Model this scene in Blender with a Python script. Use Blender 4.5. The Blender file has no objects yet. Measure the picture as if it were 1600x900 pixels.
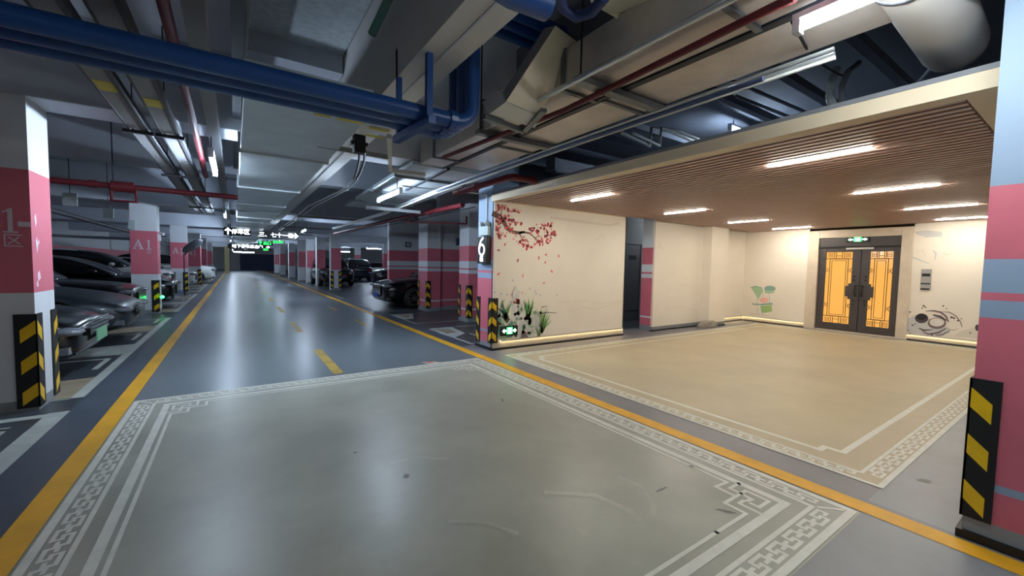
import bpy, bmesh, math, random
from mathutils import Vector, Matrix
sc = bpy.context.scene
COL = sc.collection
PI = math.pi
random.seed(7)

# ------------------------------------------------------------------ camera
YAW, PITCH, ROLL, FPX, CAMZ = 0.5953827, 0.05524926, 0.01961455, 639.127, 1.4
def cam_axes():
    cy, sy = math.cos(YAW), math.sin(YAW)
    f = Vector((sy*math.cos(PITCH), cy*math.cos(PITCH), -math.sin(PITCH)))
    r0 = Vector((cy, -sy, 0)); u0 = r0.cross(f)
    r = math.cos(ROLL)*r0 + math.sin(ROLL)*u0
    u = -math.sin(ROLL)*r0 + math.cos(ROLL)*u0
    return r, u, f
AR, AU, AF = cam_axes()
CO = Vector((0, 0, CAMZ))
cd = bpy.data.cameras.new('camera'); cam = bpy.data.objects.new('camera', cd); COL.objects.link(cam)
cd.sensor_width = 36; cd.lens = 36*FPX/1600; cd.clip_start = .02; cd.clip_end = 300
m3 = Matrix((AR, AU, -AF)).transposed()
cam.matrix_world = Matrix.Translation(CO) @ m3.to_4x4()
sc.camera = cam
def ray(x, y): return AR*((x-800)/FPX) + AU*(-(y-450)/FPX) + AF
def at_z(x, y, z=0.0):
    d = ray(x, y); return CO + d*((z-CAMZ)/d.z)
def at_x(x, y, X):
    d = ray(x, y); return CO + d*(X/d.x)
def at_y(x, y, Y):
    d = ray(x, y); return CO + d*(Y/d.y)

# ------------------------------------------------------------------ materials
def lin(c):
    return tuple((v/12.92 if v <= .04045 else ((v+.055)/1.055)**2.4) for v in (x/255 for x in c))
MATS = {}
def mat(name, rgb, rough=.6, metal=0.0, var=0.0, vscale=3.0, bump=0.0, bscale=40.0, coat=0.0, spec=.5, streak=None, rvar=0.0):
    m = bpy.data.materials.new(name); m.use_nodes = True
    nt = m.node_tree; b = nt.nodes['Principled BSDF']
    col = lin(rgb)
    b.inputs['Base Color'].default_value = (*col, 1)
    b.inputs['Roughness'].default_value = rough
    b.inputs['Metallic'].default_value = metal
    b.inputs['Coat Weight'].default_value = coat
    b.inputs['Specular IOR Level'].default_value = spec
    tc = nt.nodes.new('ShaderNodeTexCoord')
    src = tc.outputs['Object']
    if streak:
        mp = nt.nodes.new('ShaderNodeMapping'); mp.inputs['Scale'].default_value = streak
        nt.links.new(src, mp.inputs['Vector']); vec = mp.outputs['Vector']
    else: vec = src
    if var > 0 or rvar > 0:
        n = nt.nodes.new('ShaderNodeTexNoise'); n.inputs['Scale'].default_value = vscale
        n.inputs['Detail'].default_value = 5; n.inputs['Roughness'].default_value = .62
        nt.links.new(vec, n.inputs['Vector'])
        if var > 0:
            r = nt.nodes.new('ShaderNodeValToRGB')
            r.color_ramp.elements[0].position = .3; r.color_ramp.elements[1].position = .7
            r.color_ramp.elements[0].color = (*[c*(1-var) for c in col], 1)
            r.color_ramp.elements[1].color = (*[min(1, c*(1+var)) for c in col], 1)
            nt.links.new(n.outputs['Fac'], r.inputs['Fac']); nt.links.new(r.outputs['Color'], b.inputs['Base Color'])
        if rvar > 0:
            mr = nt.nodes.new('ShaderNodeMapRange')
            mr.inputs['From Min'].default_value = .3; mr.inputs['From Max'].default_value = .7
            mr.inputs['To Min'].default_value = max(.03, rough-rvar); mr.inputs['To Max'].default_value = rough+rvar
            nt.links.new(n.outputs['Fac'], mr.inputs['Value']); nt.links.new(mr.outputs['Result'], b.inputs['Roughness'])
    if bump > 0:
        n2 = nt.nodes.new('ShaderNodeTexNoise'); n2.inputs['Scale'].default_value = bscale; n2.inputs['Detail'].default_value = 3
        nt.links.new(vec, n2.inputs['Vector'])
        bp = nt.nodes.new('ShaderNodeBump'); bp.inputs['Strength'].default_value = bump; bp.inputs['Distance'].default_value = .01
        nt.links.new(n2.outputs['Fac'], bp.inputs['Height']); nt.links.new(bp.outputs['Normal'], b.inputs['Normal'])
    MATS[name] = m
    return m
def emit(name, rgb, strength, base=(240, 240, 240)):
    m = bpy.data.materials.new(name); m.use_nodes = True
    b = m.node_tree.nodes['Principled BSDF']
    b.inputs['Base Color'].default_value = (*lin(base), 1)
    b.inputs['Emission Color'].default_value = (*lin(rgb), 1)
    b.inputs['Emission Strength'].default_value = strength
    MATS[name] = m
    return m

E_COOL, E_WARM = 100.0, 70.0
M_ = dict(
 epoxy=mat('blue_grey_epoxy', (104, 114, 119), .30),
 dark_epoxy=mat('dark_epoxy', (72, 80, 92), .42, var=.12, vscale=2.5),
 bay=mat('bay_epoxy', (62, 68, 74), .35, var=.16, vscale=1.6),
 strip=mat('mauve_grey_epoxy', (120, 118, 122), .42, var=.10, vscale=2.2),
 near=mat('pale_grey_epoxy', (128, 132, 136), .42, var=.13, vscale=1.7),
 carpet=mat('sage_grey_paint', (160, 161, 147), .38, var=.2, vscale=1.1, rvar=.07),
 sand=mat('sand_paint', (184, 170, 140), .5, var=.10, vscale=1.2),
 white_line=mat('worn_white_paint', (214, 214, 202), .5, var=.10, vscale=9),
 dim_line=mat('grey_white_paint', (170, 174, 168), .5, var=.16, vscale=5),
 stain=mat('brown_stained_paint', (150, 136, 112), .6, var=.25, vscale=4),
 yellow=mat('yellow_road_paint', (226, 166, 30), .5, var=.14, vscale=4),
 dash=mat('worn_yellow_paint', (176, 146, 62), .45, var=.3, vscale=5),
 scuff=mat('dark_scuff', (104, 106, 98), .5, var=.2, vscale=6),
 pale_scuff=mat('pale_scuff', (172, 173, 158), .4, var=.2, vscale=3),
 concrete=mat('painted_concrete', (190, 196, 206), .85, var=.10, vscale=.8, bump=.1, bscale=30),
 beam=mat('pale_beam_paint', (208, 208, 206), .8, var=.05, vscale=1.5),
 soffit=mat('speckled_soffit_board', (206, 216, 220), .9, var=.16, vscale=16),
 dark_void=mat('unlit_upper_shade', (74, 80, 90), .9, var=.12, vscale=2.),  # shade of the unlit space over the canopy put into the colour
 wall_white=mat('wall_white_paint', (206, 210, 214), .7, var=.04, vscale=2),
 wall_pink=mat('wall_pink_paint', (200, 104, 118), .55, var=.05, vscale=3),
 wall_base=mat('grey_base_paint', (132, 138, 142), .6, var=.1, vscale=5),
 letter=mat('pale_lettering', (205, 190, 196), .6),
 scrape=mat('white_scrape', (232, 214, 226), .7),
 black=mat('black_rubber', (17, 17, 19), .55),
 skirting=mat('black_skirting', (20, 20, 22), .5),
 guard_yellow=mat('reflective_yellow', (226, 182, 24), .35, var=.06, vscale=30),
 cream=mat('cream_wall_paint', (238, 230, 216), .62, var=.03, vscale=1.4),
 cream_edge=mat('cream_fascia', (224, 206, 176), .6),
 fascia=mat('grey_fascia', (120, 122, 128), .6),
 plinth=mat('metal_plinth', (196, 188, 176), .35, metal=.35, var=.05),
 wood=mat('brown_wood_slat', (182, 154, 144), .45, var=.1, vscale=3.5, streak=(22, 1.2, 22)),
 gap=mat('slat_gap_black', (22, 17, 16), .9),
 steel=mat('galvanised_steel', (202, 212, 216), .36, metal=.55, var=.14, vscale=2.2, bump=.12, bscale=2.5),
 duct_r=mat('dull_duct_sheet', (196, 190, 186), .38, metal=.5, var=.16, vscale=2.4, bump=.12, bscale=2.2),
 flange=mat('duct_flange_steel', (120, 126, 130), .45, metal=.7),
 dark_steel=mat('dark_steel', (52, 56, 64), .5, metal=.5),
 grey_tray=mat('grey_tray_paint', (136, 138, 140), .6),
 tray_rail=mat('tray_rail_dark', (58, 60, 66), .6),
 blue=mat('blue_pipe_paint', (28, 72, 136), .34, var=.08, vscale=3),
 blue_dark=mat('dark_blue_paint', (26, 46, 96), .5),
 red=mat('red_pipe_paint', (100, 26, 34), .5, var=.08, vscale=5),
 sticker=mat('yellow_sticker', (206, 190, 62), .5),
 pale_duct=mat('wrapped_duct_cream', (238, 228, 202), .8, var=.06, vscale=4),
 pale_duct_shade=mat('wrapped_duct_shaded', (142, 142, 146), .8, var=.06, vscale=4),  # darker copy of the cream wrap, side shade put into the colour
 white_pvc=mat('off_white_pipe', (204, 198, 190), .5),
 dark_duct=mat('dark_grey_duct', (96, 100, 110), .6, var=.06),
 housing=mat('lamp_housing_white', (214, 220, 224), .4),
 cable=mat('black_cable', (14, 15, 18), .6),
 conduit=mat('bright_conduit', (200, 204, 206), .3, metal=.8),
 blue_conduit=mat('slate_conduit', (70, 84, 120), .4),
 white_conduit=mat('white_conduit', (206, 206, 200), .5),
 door_dark=mat('dark_bronze_door', (70, 64, 62), .42, metal=.1, var=.06),
 door_black=mat('black_lattice', (26, 22, 22), .5),
 stone=mat('beige_stone', (214, 200, 180), .5, var=.08, vscale=5),
 grey_wall=mat('plain_grey_wall', (116, 116, 122), .7),
 grey_door=mat('slate_grey_door', (84, 84, 92), .5),
 brushed=mat('brushed_panel', (176, 172, 164), .35, metal=.6),
 sign_black=mat('sign_black', (16, 18, 20), .4),
 sign_body=mat('pale_sign_body', (184, 198, 196), .5),
 panel_grey=mat('pale_grey_panel', (168, 178, 180), .5),
 bagged=mat('clear_wrapping', (150, 144, 134), .25, var=.2, vscale=12),
 branch=mat('ink_brown', (104, 82, 70), .7), blossom=mat('blossom_red', (226, 92, 98), .7),
 blossom2=mat('blossom_pink', (240, 156, 156), .7), blossom3=mat('blossom_dark', (164, 62, 72), .7),
 leaf=mat('mural_green', (92, 170, 100), .7), leaf2=mat('mural_teal', (110, 156, 142), .7), leaf3=mat('mural_lime', (164, 196, 124), .7),
 wash=mat('mural_grey_wash', (222, 220, 216), .7, var=.05, vscale=8), wash2=mat('mural_grey', (204, 204, 202), .7, var=.06, vscale=8),
 ink=mat('mural_ink', (78, 70, 74), .7), ink2=mat('mural_mauve_ink', (122, 106, 110), .7),
 faint=mat('mural_faint', (226, 217, 202), .7), lotus=mat('lotus_green', (168, 198, 160), .7), lotus2=mat('lotus_blue_green', (138, 172, 160), .7),
 lotus_pink=mat('lotus_pink', (240, 190, 180), .7),
 glass_black=mat('car_glass', (10, 12, 15), .06, spec=.6), tyre=mat('tyre_rubber', (20, 20, 21), .7),
 rim=mat('alloy_rim', (150, 152, 156), .3, metal=.9), lamp=mat('lamp_glass', (128, 134, 142), .12, metal=.3), plate_dark=mat('plate_dim', (86, 96, 96), .5), wall_blue=mat('pale_blue_paint', (140, 160, 182), .6, var=.04), void_joist=mat('void_joist', (92, 98, 108), .8), lit_post=mat('post_yellow_light', (206, 192, 140), .6), panel_glow=emit('far_panel_glow', (225, 240, 255), 9),
 grille=mat('black_grille', (12, 12, 13), .35), chrome=mat('chrome_trim', (200, 202, 206), .12, metal=1.0),
 plate_green=mat('plate_green', (120, 178, 140), .5), plate_blue=mat('plate_blue', (30, 70, 160), .5), tail=mat('tail_lamp_red', (120, 14, 18), .2),
 p_black=mat('paint_black', (9, 10, 13), .2, coat=.22), p_grey=mat('paint_charcoal', (46, 54, 60), .36, metal=.25, coat=.2),
 p_white=mat('paint_white', (206, 210, 208), .25, coat=.5), p_maroon=mat('paint_maroon', (66, 14, 22), .2, coat=.6), p_navy=mat('paint_navy', (24, 30, 44), .2, coat=.6),
 p_silver=mat('paint_silver', (150, 156, 160), .28, metal=.5, coat=.5), paper=mat('floor_sticker', (206, 186, 176), .6), sticker_red=mat('sticker_red', (190, 84, 72), .6),
 tube=emit('cool_tube_glow', (212, 232, 255), E_COOL), tube_off=emit('warm_white_tube_glow', (236, 246, 250), E_COOL*.48),
 led=emit('warm_led_glow', (255, 246, 230), E_WARM), strip_led=emit('skirting_led_glow', (255, 232, 180), 10.0),
 gold=emit('lit_gold_glass', (244, 176, 84), .33, base=(160, 110, 50)),
 green=emit('exit_green_glow', (40, 255, 90), 2.4, base=(20, 90, 40)), sign_white=emit('sign_white_glow', (235, 245, 255), 3.2),
 mint=emit('exit_mint_glow', (190, 255, 210), 2.4), six=emit('number_glow', (240, 248, 255), 2.6), indicator=emit('green_indicator', (30, 255, 100), 5.0),
)
_g = M_['gold'].node_tree; _b = _g.nodes['Principled BSDF']; _b.inputs['Roughness'].default_value = .12
def slat_streak():
    pass

# ------------------------------------------------------------------ mesh builder
class MB:
    def __init__(s): s.v = []; s.f = []; s.m = []; s.names = []; s.sm = []
    def mi(s, m):
        if m not in s.names: s.names.append(m)
        return s.names.index(m)
    def poly(s, pts, m, smooth=False):
        n = len(s.v); s.v += [tuple(p) for p in pts]; s.f.append(tuple(range(n, n+len(pts)))); s.m.append(s.mi(m)); s.sm.append(smooth); return s
    def mesh(s, verts, faces, m, smooth=False):
        n = len(s.v); s.v += [tuple(p) for p in verts]
        for f in faces: s.f.append(tuple(n+i for i in f)); s.m.append(s.mi(m)); s.sm.append(smooth)
        return s
    def box(s, x0, x1, y0, y1, z0, z1, m):
        x0, x1 = min(x0, x1), max(x0, x1); y0, y1 = min(y0, y1), max(y0, y1); z0, z1 = min(z0, z1), max(z0, z1)
        v = [(x, y, z) for z in (z0, z1) for y in (y0, y1) for x in (x0, x1)]
        return s.mesh(v, [(0, 2, 3, 1), (4, 5, 7, 6), (0, 1, 5, 4), (2, 6, 7, 3), (0, 4, 6, 2), (1, 3, 7, 5)], m)
    def obox(s, p0, p1, w, h, m, up=Vector((0, 0, 1))):
        """box along p0-p1, width w across, height h along up"""
        p0, p1 = Vector(p0), Vector(p1); d = (p1-p0).normalized(); a = d.cross(up)
        if a.length < 1e-4: a = Vector((1, 0, 0))
        a.normalize(); b = a.cross(d)
        v = [p+a*(sx*w/2)+b*(sy*h/2) for p in (p0, p1) for sy in (-1, 1) for sx in (-1, 1)]
        return s.mesh(v, [(0, 2, 3, 1), (4, 5, 7, 6), (0, 1, 5, 4), (2, 6, 7, 3), (0, 4, 6, 2), (1, 3, 7, 5)], m)
    def tube(s, path, r, m, n=12, smooth=True):
        P = [Vector(p) for p in path]; rings = []
        d0 = (P[1]-P[0]).normalized(); a = d0.orthogonal().normalized()
        for i, p in enumerate(P):
            t = ((P[i]-P[i-1]).normalized() if i else Vector()) + ((P[i+1]-P[i]).normalized() if i < len(P)-1 else Vector())
            t.normalize(); a = (a-t*a.dot(t)); a.normalize(); b = t.cross(a)
            rr = r
            if 0 < i < len(P)-1:
                c = (P[i]-P[i-1]).normalized().dot(t); rr = r  # keep round elbows
            rings.append([p+(a*math.cos(2*PI*k/n)+b*math.sin(2*PI*k/n))*rr for k in range(n)])
        v = [q for ring in rings for q in ring]; f = []
        for i in range(len(P)-1):
            for k in range(n): f.append((i*n+k, i*n+(k+1) % n, (i+1)*n+(k+1) % n, (i+1)*n+k))
        s.mesh(v, f, m, smooth)
        s.poly(list(reversed(rings[0])), m); s.poly(rings[-1], m); return s
    def lathe(s, prof, center, axis, m, n=24, smooth=True):
        """prof: (radius, along axis)"""
        c = Vector(center); ax = Vector(axis).normalized(); a = ax.orthogonal().normalized(); b = ax.cross(a)
        v = [c+ax*h+(a*math.cos(2*PI*k/n)+b*math.sin(2*PI*k/n))*r for r, h in prof for k in range(n)]
        f = [(i*n+k, i*n+(k+1) % n, (i+1)*n+(k+1) % n, (i+1)*n+k) for i in range(len(prof)-1) for k in range(n)]
        return s.mesh(v, f, m, smooth)
    def disc(s, c, axis, r, m, n=20, sx=1.0, sy=1.0):
        c = Vector(c); ax = Vector(axis).normalized(); a = Vector((0, 0, 1)) if abs(ax.z) < .9 else Vector((0, 1, 0)); a = (a-ax*a.dot(ax)).normalized(); b = ax.cross(a)
        return s.poly([c+b*(math.cos(2*PI*k/n)*r*sx)+a*(math.sin(2*PI*k/n)*r*sy) for k in range(n)], m)
    def stroke(s, pts, w, m, fn, closed=False):
        """mitred 2-D stroke; fn maps (u, v) to a 3-D point"""
        P = [Vector(p) for p in pts]; n = len(P)
        if n < 2: return s
        L, R = [], []
        ws = w if isinstance(w, (list, tuple)) else [w]*n
        for i in range(n):
            a = P[i]-P[i-1] if (i or closed) else P[1]-P[0]
            b = P[(i+1) % n]-P[i] if (i < n-1 or closed) else a
            a = a.normalized(); b = b.normalized(); na = Vector((-a.y, a.x)); nb = Vector((-b.y, b.x))
            mm = na+nb
            if mm.length < 1e-3: mm = na
            mm.normalize(); k = ws[i]/2/max(.35, mm.dot(na))
            L.append(P[i]+mm*k); R.append(P[i]-mm*k)
        rng = range(n if closed else n-1)
        for i in rng:
            j = (i+1) % n
            s.poly([fn(*R[i]), fn(*R[j]), fn(*L[j]), fn(*L[i])], m)
        return s
    def text(s, body, fn, size, m, extrude=0.0, align='CENTER'):
        cu = bpy.data.curves.new('t', 'FONT'); cu.body = body; cu.size = size; cu.align_x = align; cu.resolution_u = 3; cu.extrude = extrude
        o = bpy.data.objects.new('t', cu); COL.objects.link(o)
        bpy.context.view_layer.update()
        me = bpy.data.meshes.new_from_object(o.evaluated_get(bpy.context.evaluated_depsgraph_get()))
        s.mesh([fn(v.co.x, v.co.y, v.co.z) for v in me.vertices], [tuple(p.vertices) for p in me.polygons], m)
        bpy.data.objects.remove(o); bpy.data.curves.remove(cu); bpy.data.meshes.remove(me); return s
    def build(s, name, parent=None, bevel=0.0, origin=None, smooth=None):
        me = bpy.data.meshes.new(name)
        o = Vector(origin) if origin is not None else (Vector(parent['_o']) if parent is not None and '_o' in parent else Vector())
        me.from_pydata([tuple(Vector(v)-o) for v in s.v], [], s.f)
        for n in s.names: me.materials.append(M_[n])
        me.polygons.foreach_set('material_index', s.m)
        me.polygons.foreach_set('use_smooth', s.sm if smooth is None else [smooth]*len(s.f))
        me.update()
        ob = bpy.data.objects.new(name, me); COL.objects.link(ob)
        if parent is not None: ob.parent = parent
        else: ob.location = o
        if bevel > 0:
            b = ob.modifiers.new('bevel', 'BEVEL'); b.width = bevel; b.segments = 2; b.limit_method = 'ANGLE'
        return ob
def tag(o, label=None, cat=None, group=None, kind=None):
    if label: o['label'] = label
    if cat: o['category'] = cat
    if group: o['group'] = group
    if kind: o['kind'] = kind
    return o
def thing(name, loc, label, cat, group=None):
    o = bpy.data.objects.new(name, None); o.empty_display_size = .1; COL.objects.link(o); o.location = loc
    o['_o'] = tuple(loc)
    return tag(o, label, cat, group)
def struct(mb, name, label=None, cat=None, bevel=0.0, **k):
    return tag(mb.build(name, bevel=bevel, **k), label, cat, None, 'structure')
def copy_tree(o, parent=None):
    c = o.copy(); COL.objects.link(c); c.parent = parent
    for ch in list(o.children): copy_tree(ch, c)
    return c

XL, XR, YN, YF, SLAB = -7.0, 22.0, -5.0, 72.0, 3.6

# ------------------------------------------------------------------ floor
F = MB()
Z1, Z2, Z3 = .0015, .003, .0045
def fz(z): return lambda u, v: (u, v, z)
def rect(x0, x1, y0, y1, z, m): F.poly([(x0, y0, z), (x1, y0, z), (x1, y1, z), (x0, y1, z)], m)
F.box(XL-.3, XR+.3, YN-.3, YF+.3, -.2, 0, 'epoxy')
rect(XL, -.98, YN, YF, Z1*.5, 'dark_epoxy')
rect(3.14, XR, 6.2, YF, Z1*.5, 'dark_epoxy')
rect(XL, -1.27, YN, YF, Z1, 'bay')
rect(3.42, XR, 6.2, YF, Z1, 'bay')
rect(3.14, 12.5, YN, 6.2, Z1*.5, 'strip')
rect(-.86, 3.05, YN, .78, Z1*.5, 'near'); rect(3.2, 12, YN, .78, Z1, 'near')
rect(-.98, -.845, YN, YF, Z2, 'yellow')
rect(3.015, 3.155, YN, YF, Z2, 'yellow')
for y in (5.4, 8.95, 12.6, 16.2, 19.8, 23.4, 27, 31, 35): rect(1.0, 1.12, y, y+1.65, Z2, 'dash')
for x in (2.35,):
    for y in (9.3, 12.5): rect(x, x+.1, y, y+1.1, Z2, 'dash')
# Greek key unit
S_UNIT = [(.28, .6), (.05, .6), (.05, 0), (.6, 0), (.6, .5), (.4, .5), (.4, 1), (.95, 1), (.95, .4), (.72, .4)]
def key_run(a, b, n_dir, m, h0=.065, h1=.135, pitch=.17, z=Z3, flip=False):
    """meander along a->b, offset to the n_dir side"""
    a, b, n = Vector(a), Vector(b), Vector(n_dir); d = b-a; L = d.length; d.normalize(); N = max(1, round(L/pitch)); p = L/N
    for i in range(N):
        pts = []
        for u, v in S_UNIT:
            if flip: u = 1-u
            q = a+d*(p*(i+u))+n*(h0+(h1-h0)*v); pts.append((q.x, q.y))
        F.stroke(pts, .019, m, fz(z))
def frame_lines(x0, x1, y0, y1, offs, m, z=Z3):
    for o, w in offs:
        c = o+w/2
        F.stroke([(x0+c, y0+c), (x1-c, y0+c), (x1-c, y1-c), (x0+c, y1-c)], w, m, fz(z), closed=True)
# aisle carpet
AX0, AX1, AY0, AY1 = -.83, 2.99, .77, 5.30
rect(AX0, AX1, AY0, AY1, Z2, 'carpet')
rect(AX0-.012, AX1+.012, AY0-.012, AY1+.012, Z1*1.2, 'carpet')
frame_lines(AX0, AX1, AY0, AY1, [(0, .04), (.155, .025), (.245, .05)], 'white_line')
k = .17
key_run((AX0+k, AY0), (AX1-k, AY0), (0, 1), 'white_line'); key_run((AX1-k, AY1), (AX0+k, AY1), (0, -1), 'white_line')
key_run((AX1, AY0+k), (AX1, AY1-k), (-1, 0), 'white_line'); key_run((AX0, AY1-k), (AX0, AY0+k), (1, 0), 'white_line')
for cx, cy, sx, sy in ((AX1, AY0, -1, 1), (AX1, AY1, -1, -1), (AX0, AY0, 1, 1), (AX0, AY1, 1, -1)):   # mitre stroke of the corners
    F.stroke([(cx+sx*.05, cy+sy*.05), (cx+sx*.15, cy+sy*.15)], .02, 'white_line', fz(Z3))
# corner knots (offsets measured from the outer corner)
KN = dict(P=[(.33, .85), (.33, .59), (.45, .60), (.45, .47), (.58, .47), (.58, .345), (.9, .345)],
          K=[(.27, .54), (.39, .54), (.39, .47), (.33, .47), (.33, .335), (.45, .335), (.45, .39)],
          S=[(.44, .47), (.39, .47), (.40, .40), (.45, .41)],
          T=[(.45, .42), (.51, .42), (.51, .29)])
for cx, cy, sx, sy in ((AX1, AY0, -1, 1), (AX1, AY1, -1, -1), (AX0, AY0, 1, 1), (AX0, AY1, 1, -1)):
    for nme, pts in KN.items():
        q = [(cx+sx*a, cy+sy*b) for a, b in pts]
        F.stroke(q, .022, 'white_line', fz(Z3))
# thin inner line joining the knots
for s_, cy in ((1, AY0), (-1, AY1)):
    F.stroke([(AX0+.88, cy+s_*.345), (AX1-.88, cy+s_*.345)], .022, 'white_line', fz(Z3))
for s_, cx in ((1, AX0), (-1, AX1)):
    F.stroke([(cx+s_*.33, AY0+.83), (cx+s_*.33, AY1-.83)], .022, 'white_line', fz(Z3))
# forecourt carpet
RX0, RX1, RY0, RY1 = 3.45, 11.45, .77, 5.27
rect(RX0, RX1, RY0, RY1, Z2, 'sand')
frame_lines(RX0, RX1, RY0, RY1, [(0, .035), (.14, .022)], 'white_line')
key_run((RX0+k, RY0), (RX1-k, RY0), (0, 1), 'white_line', .055, .125); key_run((RX0, RY1-k), (RX0, RY0+k), (1, 0), 'white_line', .055, .125)
key_run((RX1-k, RY1), (RX0+k, RY1), (0, -1), 'white_line', .055, .125); key_run((RX1, RY0+k), (RX1, RY1-k), (-1, 0), 'white_line', .055, .125)
def notch(cx, cy, sx, sy): return [(cx+sx*a, cy+sy*b) for a, b in ((.33, .46), (.43, .46), (.43, .34))]
n1, n2, n3, n4 = notch(RX0, RY0, 1, 1), notch(RX1, RY0, -1, 1), notch(RX1, RY1, -1, -1), notch(RX0, RY1, 1, -1)
F.stroke(n1+n2[::-1]+n3+n4[::-1], .045, 'white_line', fz(Z3), closed=True)
# left bays
def lbay(y0, y1, m='dim_line'):
    rect(-1.37, -1.27, y0, y1, Z2, m)
rect(-1.40, -1.26, 1.0, 5.26, Z2, 'dim_line'); rect(-3.2, -1.40, 5.14, 5.24, Z2, 'dim_line')
rect(-1.60, -1.53, 2.2, 4.95, Z2, 'dim_line'); rect(-2.2, -1.53, 4.9, 4.98, Z2, 'dim_line'); rect(-1.85, -1.76, 2.2, 4.75, Z2, 'dim_line')
for b0 in (5.72, 13.9, 22.1, 30.3, 38.5):
    lbay(b0, b0+6.8)
    for i in range(3):
        y = b0+i*2.28
        F.poly([(-2.1, y, Z2), (-1.37, y, Z2), (-1.37, y+.9, Z2), (-1.75, y+.82, Z2), (-2.1, y+.5, Z2)], 'stain' if i != 1 else 'dim_line')
        F.stroke([(-2.0, y+2.02), (-1.47, y+2.02), (-1.47, y+1.35)], .06, 'dim_line', fz(Z2))
        rect(-4.5, -1.37, y-.03, y+.03, Z2, 'dim_line')
# right bays
rect(3.41, 3.47, 6.35, 8.28, Z2, 'dim_line'); rect(3.41, 4.7, 8.19, 8.26, Z2, 'dim_line'); rect(3.41, 5.2, 6.3, 6.36, Z2, 'dim_line')
F.poly([(3.45, 8.22, Z3), (3.43, 7.0, Z3), (3.86, 7.37, Z3), (3.97, 8.2, Z3)], 'dim_line')
F.poly([(3.52, 8.1, Z3*1.2), (3.5, 7.45, Z3*1.2), (3.75, 7.55, Z3*1.2), (3.8, 8.0, Z3*1.2)], 'stain')
rect(3.9, 3.96, 6.5, 7.3, Z2, 'dim_line')
rect(3.44, 3.5, 9.1, 11.0, Z2, 'dim_line'); rect(3.44, 4.7, 9.06, 9.12, Z2, 'dim_line'); rect(3.44, 5.5, 10.9, 10.96, Z2, 'dim_line')
F.poly([(3.47, 10.95, Z3), (3.47, 9.9, Z3), (3.72, 9.9, Z3), (4.07, 10.9, Z3)], 'dim_line')
F.poly([(3.6, 10.75, Z3*1.2), (3.6, 10.2, Z3*1.2), (3.75, 10.25, Z3*1.2), (3.88, 10.7, Z3*1.2)], 'stain')
rect(3.4, 3.46, 11.85, 14.2, Z2, 'dim_line'); rect(3.4, 4.7, 11.8, 11.86, Z2, 'dim_line')
for y in (16.5, 19, 21.6, 24.2, 26.8, 29.4): rect(3.4, 8.2, y-.03, y+.03, Z2, 'dim_line')
rect(3.4, 3.46, 16.5, 40, Z2, 'dim_line')
# floor scuffs and a dropped sticker patch
def blob(cx, cy, rx, ry, m, z=Z3, rot=0.0, n=18, seed=0):
    rn = random.Random(seed); pts = []
    for i in range(n):
        a = 2*PI*i/n; q = 1+rn.uniform(-.25, .25); u, v = rx*q*math.cos(a), ry*q*math.sin(a)
        pts.append((cx+u*math.cos(rot)-v*math.sin(rot), cy+u*math.sin(rot)+v*math.cos(rot), z))
    F.poly(pts, m)
for i, (px, py, a, b) in enumerate(((1033, 766, .05, .008), (635, 745, .03, .02), (1135, 800, .05, .012), (555, 708, .015, .012), (785, 626, .04, .012), (1445, 752, .04, .025))):
    q = at_z(px, py); blob(q.x, q.y, a, b, 'scuff', rot=i*1.1, seed=i)
for pts, w in (([(965, 745), (1000, 760), (1020, 785), (1022, 815)], .03), ([(850, 770), (930, 775), (985, 800), (1000, 815)], .04), ([(905, 832), (915, 828)], .05), ([(700, 815), (760, 818), (810, 835)], .03), ([(610, 725), (650, 715), (700, 718)], .03)):
    F.stroke([(at_z(*q).x, at_z(*q).y) for q in pts], w, 'pale_scuff', fz(Z3))
F.poly([(2.16, 5.46, Z2), (2.34, 5.44, Z2), (2.40, 5.30, Z2), (2.22, 5.32, Z2)], 'paper'); F.poly([(2.2, 5.43, Z3), (2.3, 5.42, Z3), (2.33, 5.36, Z3), (2.24, 5.36, Z3)], 'sticker_red')
struct(F, 'floor')

# ------------------------------------------------------------------ shell: slab, beams, far walls
SL = MB()
SL.box(XL-.3, XR+.3, YN-.3, YF+.3, SLAB, SLAB+.25, 'concrete')
SL.box(.1, .98, YN, 4.74, SLAB-.012, SLAB+.01, 'soffit')
SL.box(.1, .98, 4.74, 5.5, SLAB-.2, SLAB+.01, 'concrete')
SL.box(3.3, 12.6, YN, 6.2, SLAB-.02, SLAB+.01, 'dark_void')  # same slab, darkened by colour where no light reaches
struct(SL, 'ceiling', 'grey concrete slab overhead', 'ceiling')
def beam(x0, x1, y0, y1, z0, label, m='concrete'):
    b = MB(); b.box(x0, x1, y0, y1, z0, SLAB+.01, m); return struct(b, 'ceiling_beam', label, 'beam', bevel=.01)
bm_ = MB(); bm_.box(.995, 1.28, YN, YF, 2.75, SLAB+.01, 'beam'); bm_.box(1.128, 1.142, YN, YF, 2.744, 2.752, 'concrete'); struct(bm_, 'ceiling_beam', 'pale concrete beam running along the aisle above the blue pipes', 'beam')
beam(XL, 3.4, 5.44, 5.92, 2.8, 'grey cross beam over the A1 pillar behind the blue pipes')
beam(XL, 3.3, 8.5, 8.8, 2.85, 'grey cross beam beyond the first row of pillars')
for i, y in enumerate((13.6, 17.6, 21.8, 25.9, 30.0, 34.2, 38.2, 46.4, 54.6)):
    beam(XL, 12.0 if y > 14.5 else 4.4, y, y+.42, 2.78 if i % 2 == 0 else 2.95, ['second', 'third', 'fourth', 'fifth', 'sixth', 'seventh', 'eighth', 'ninth', 'tenth'][i]+' grey cross beam counted along the aisle past the pillars')
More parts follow.
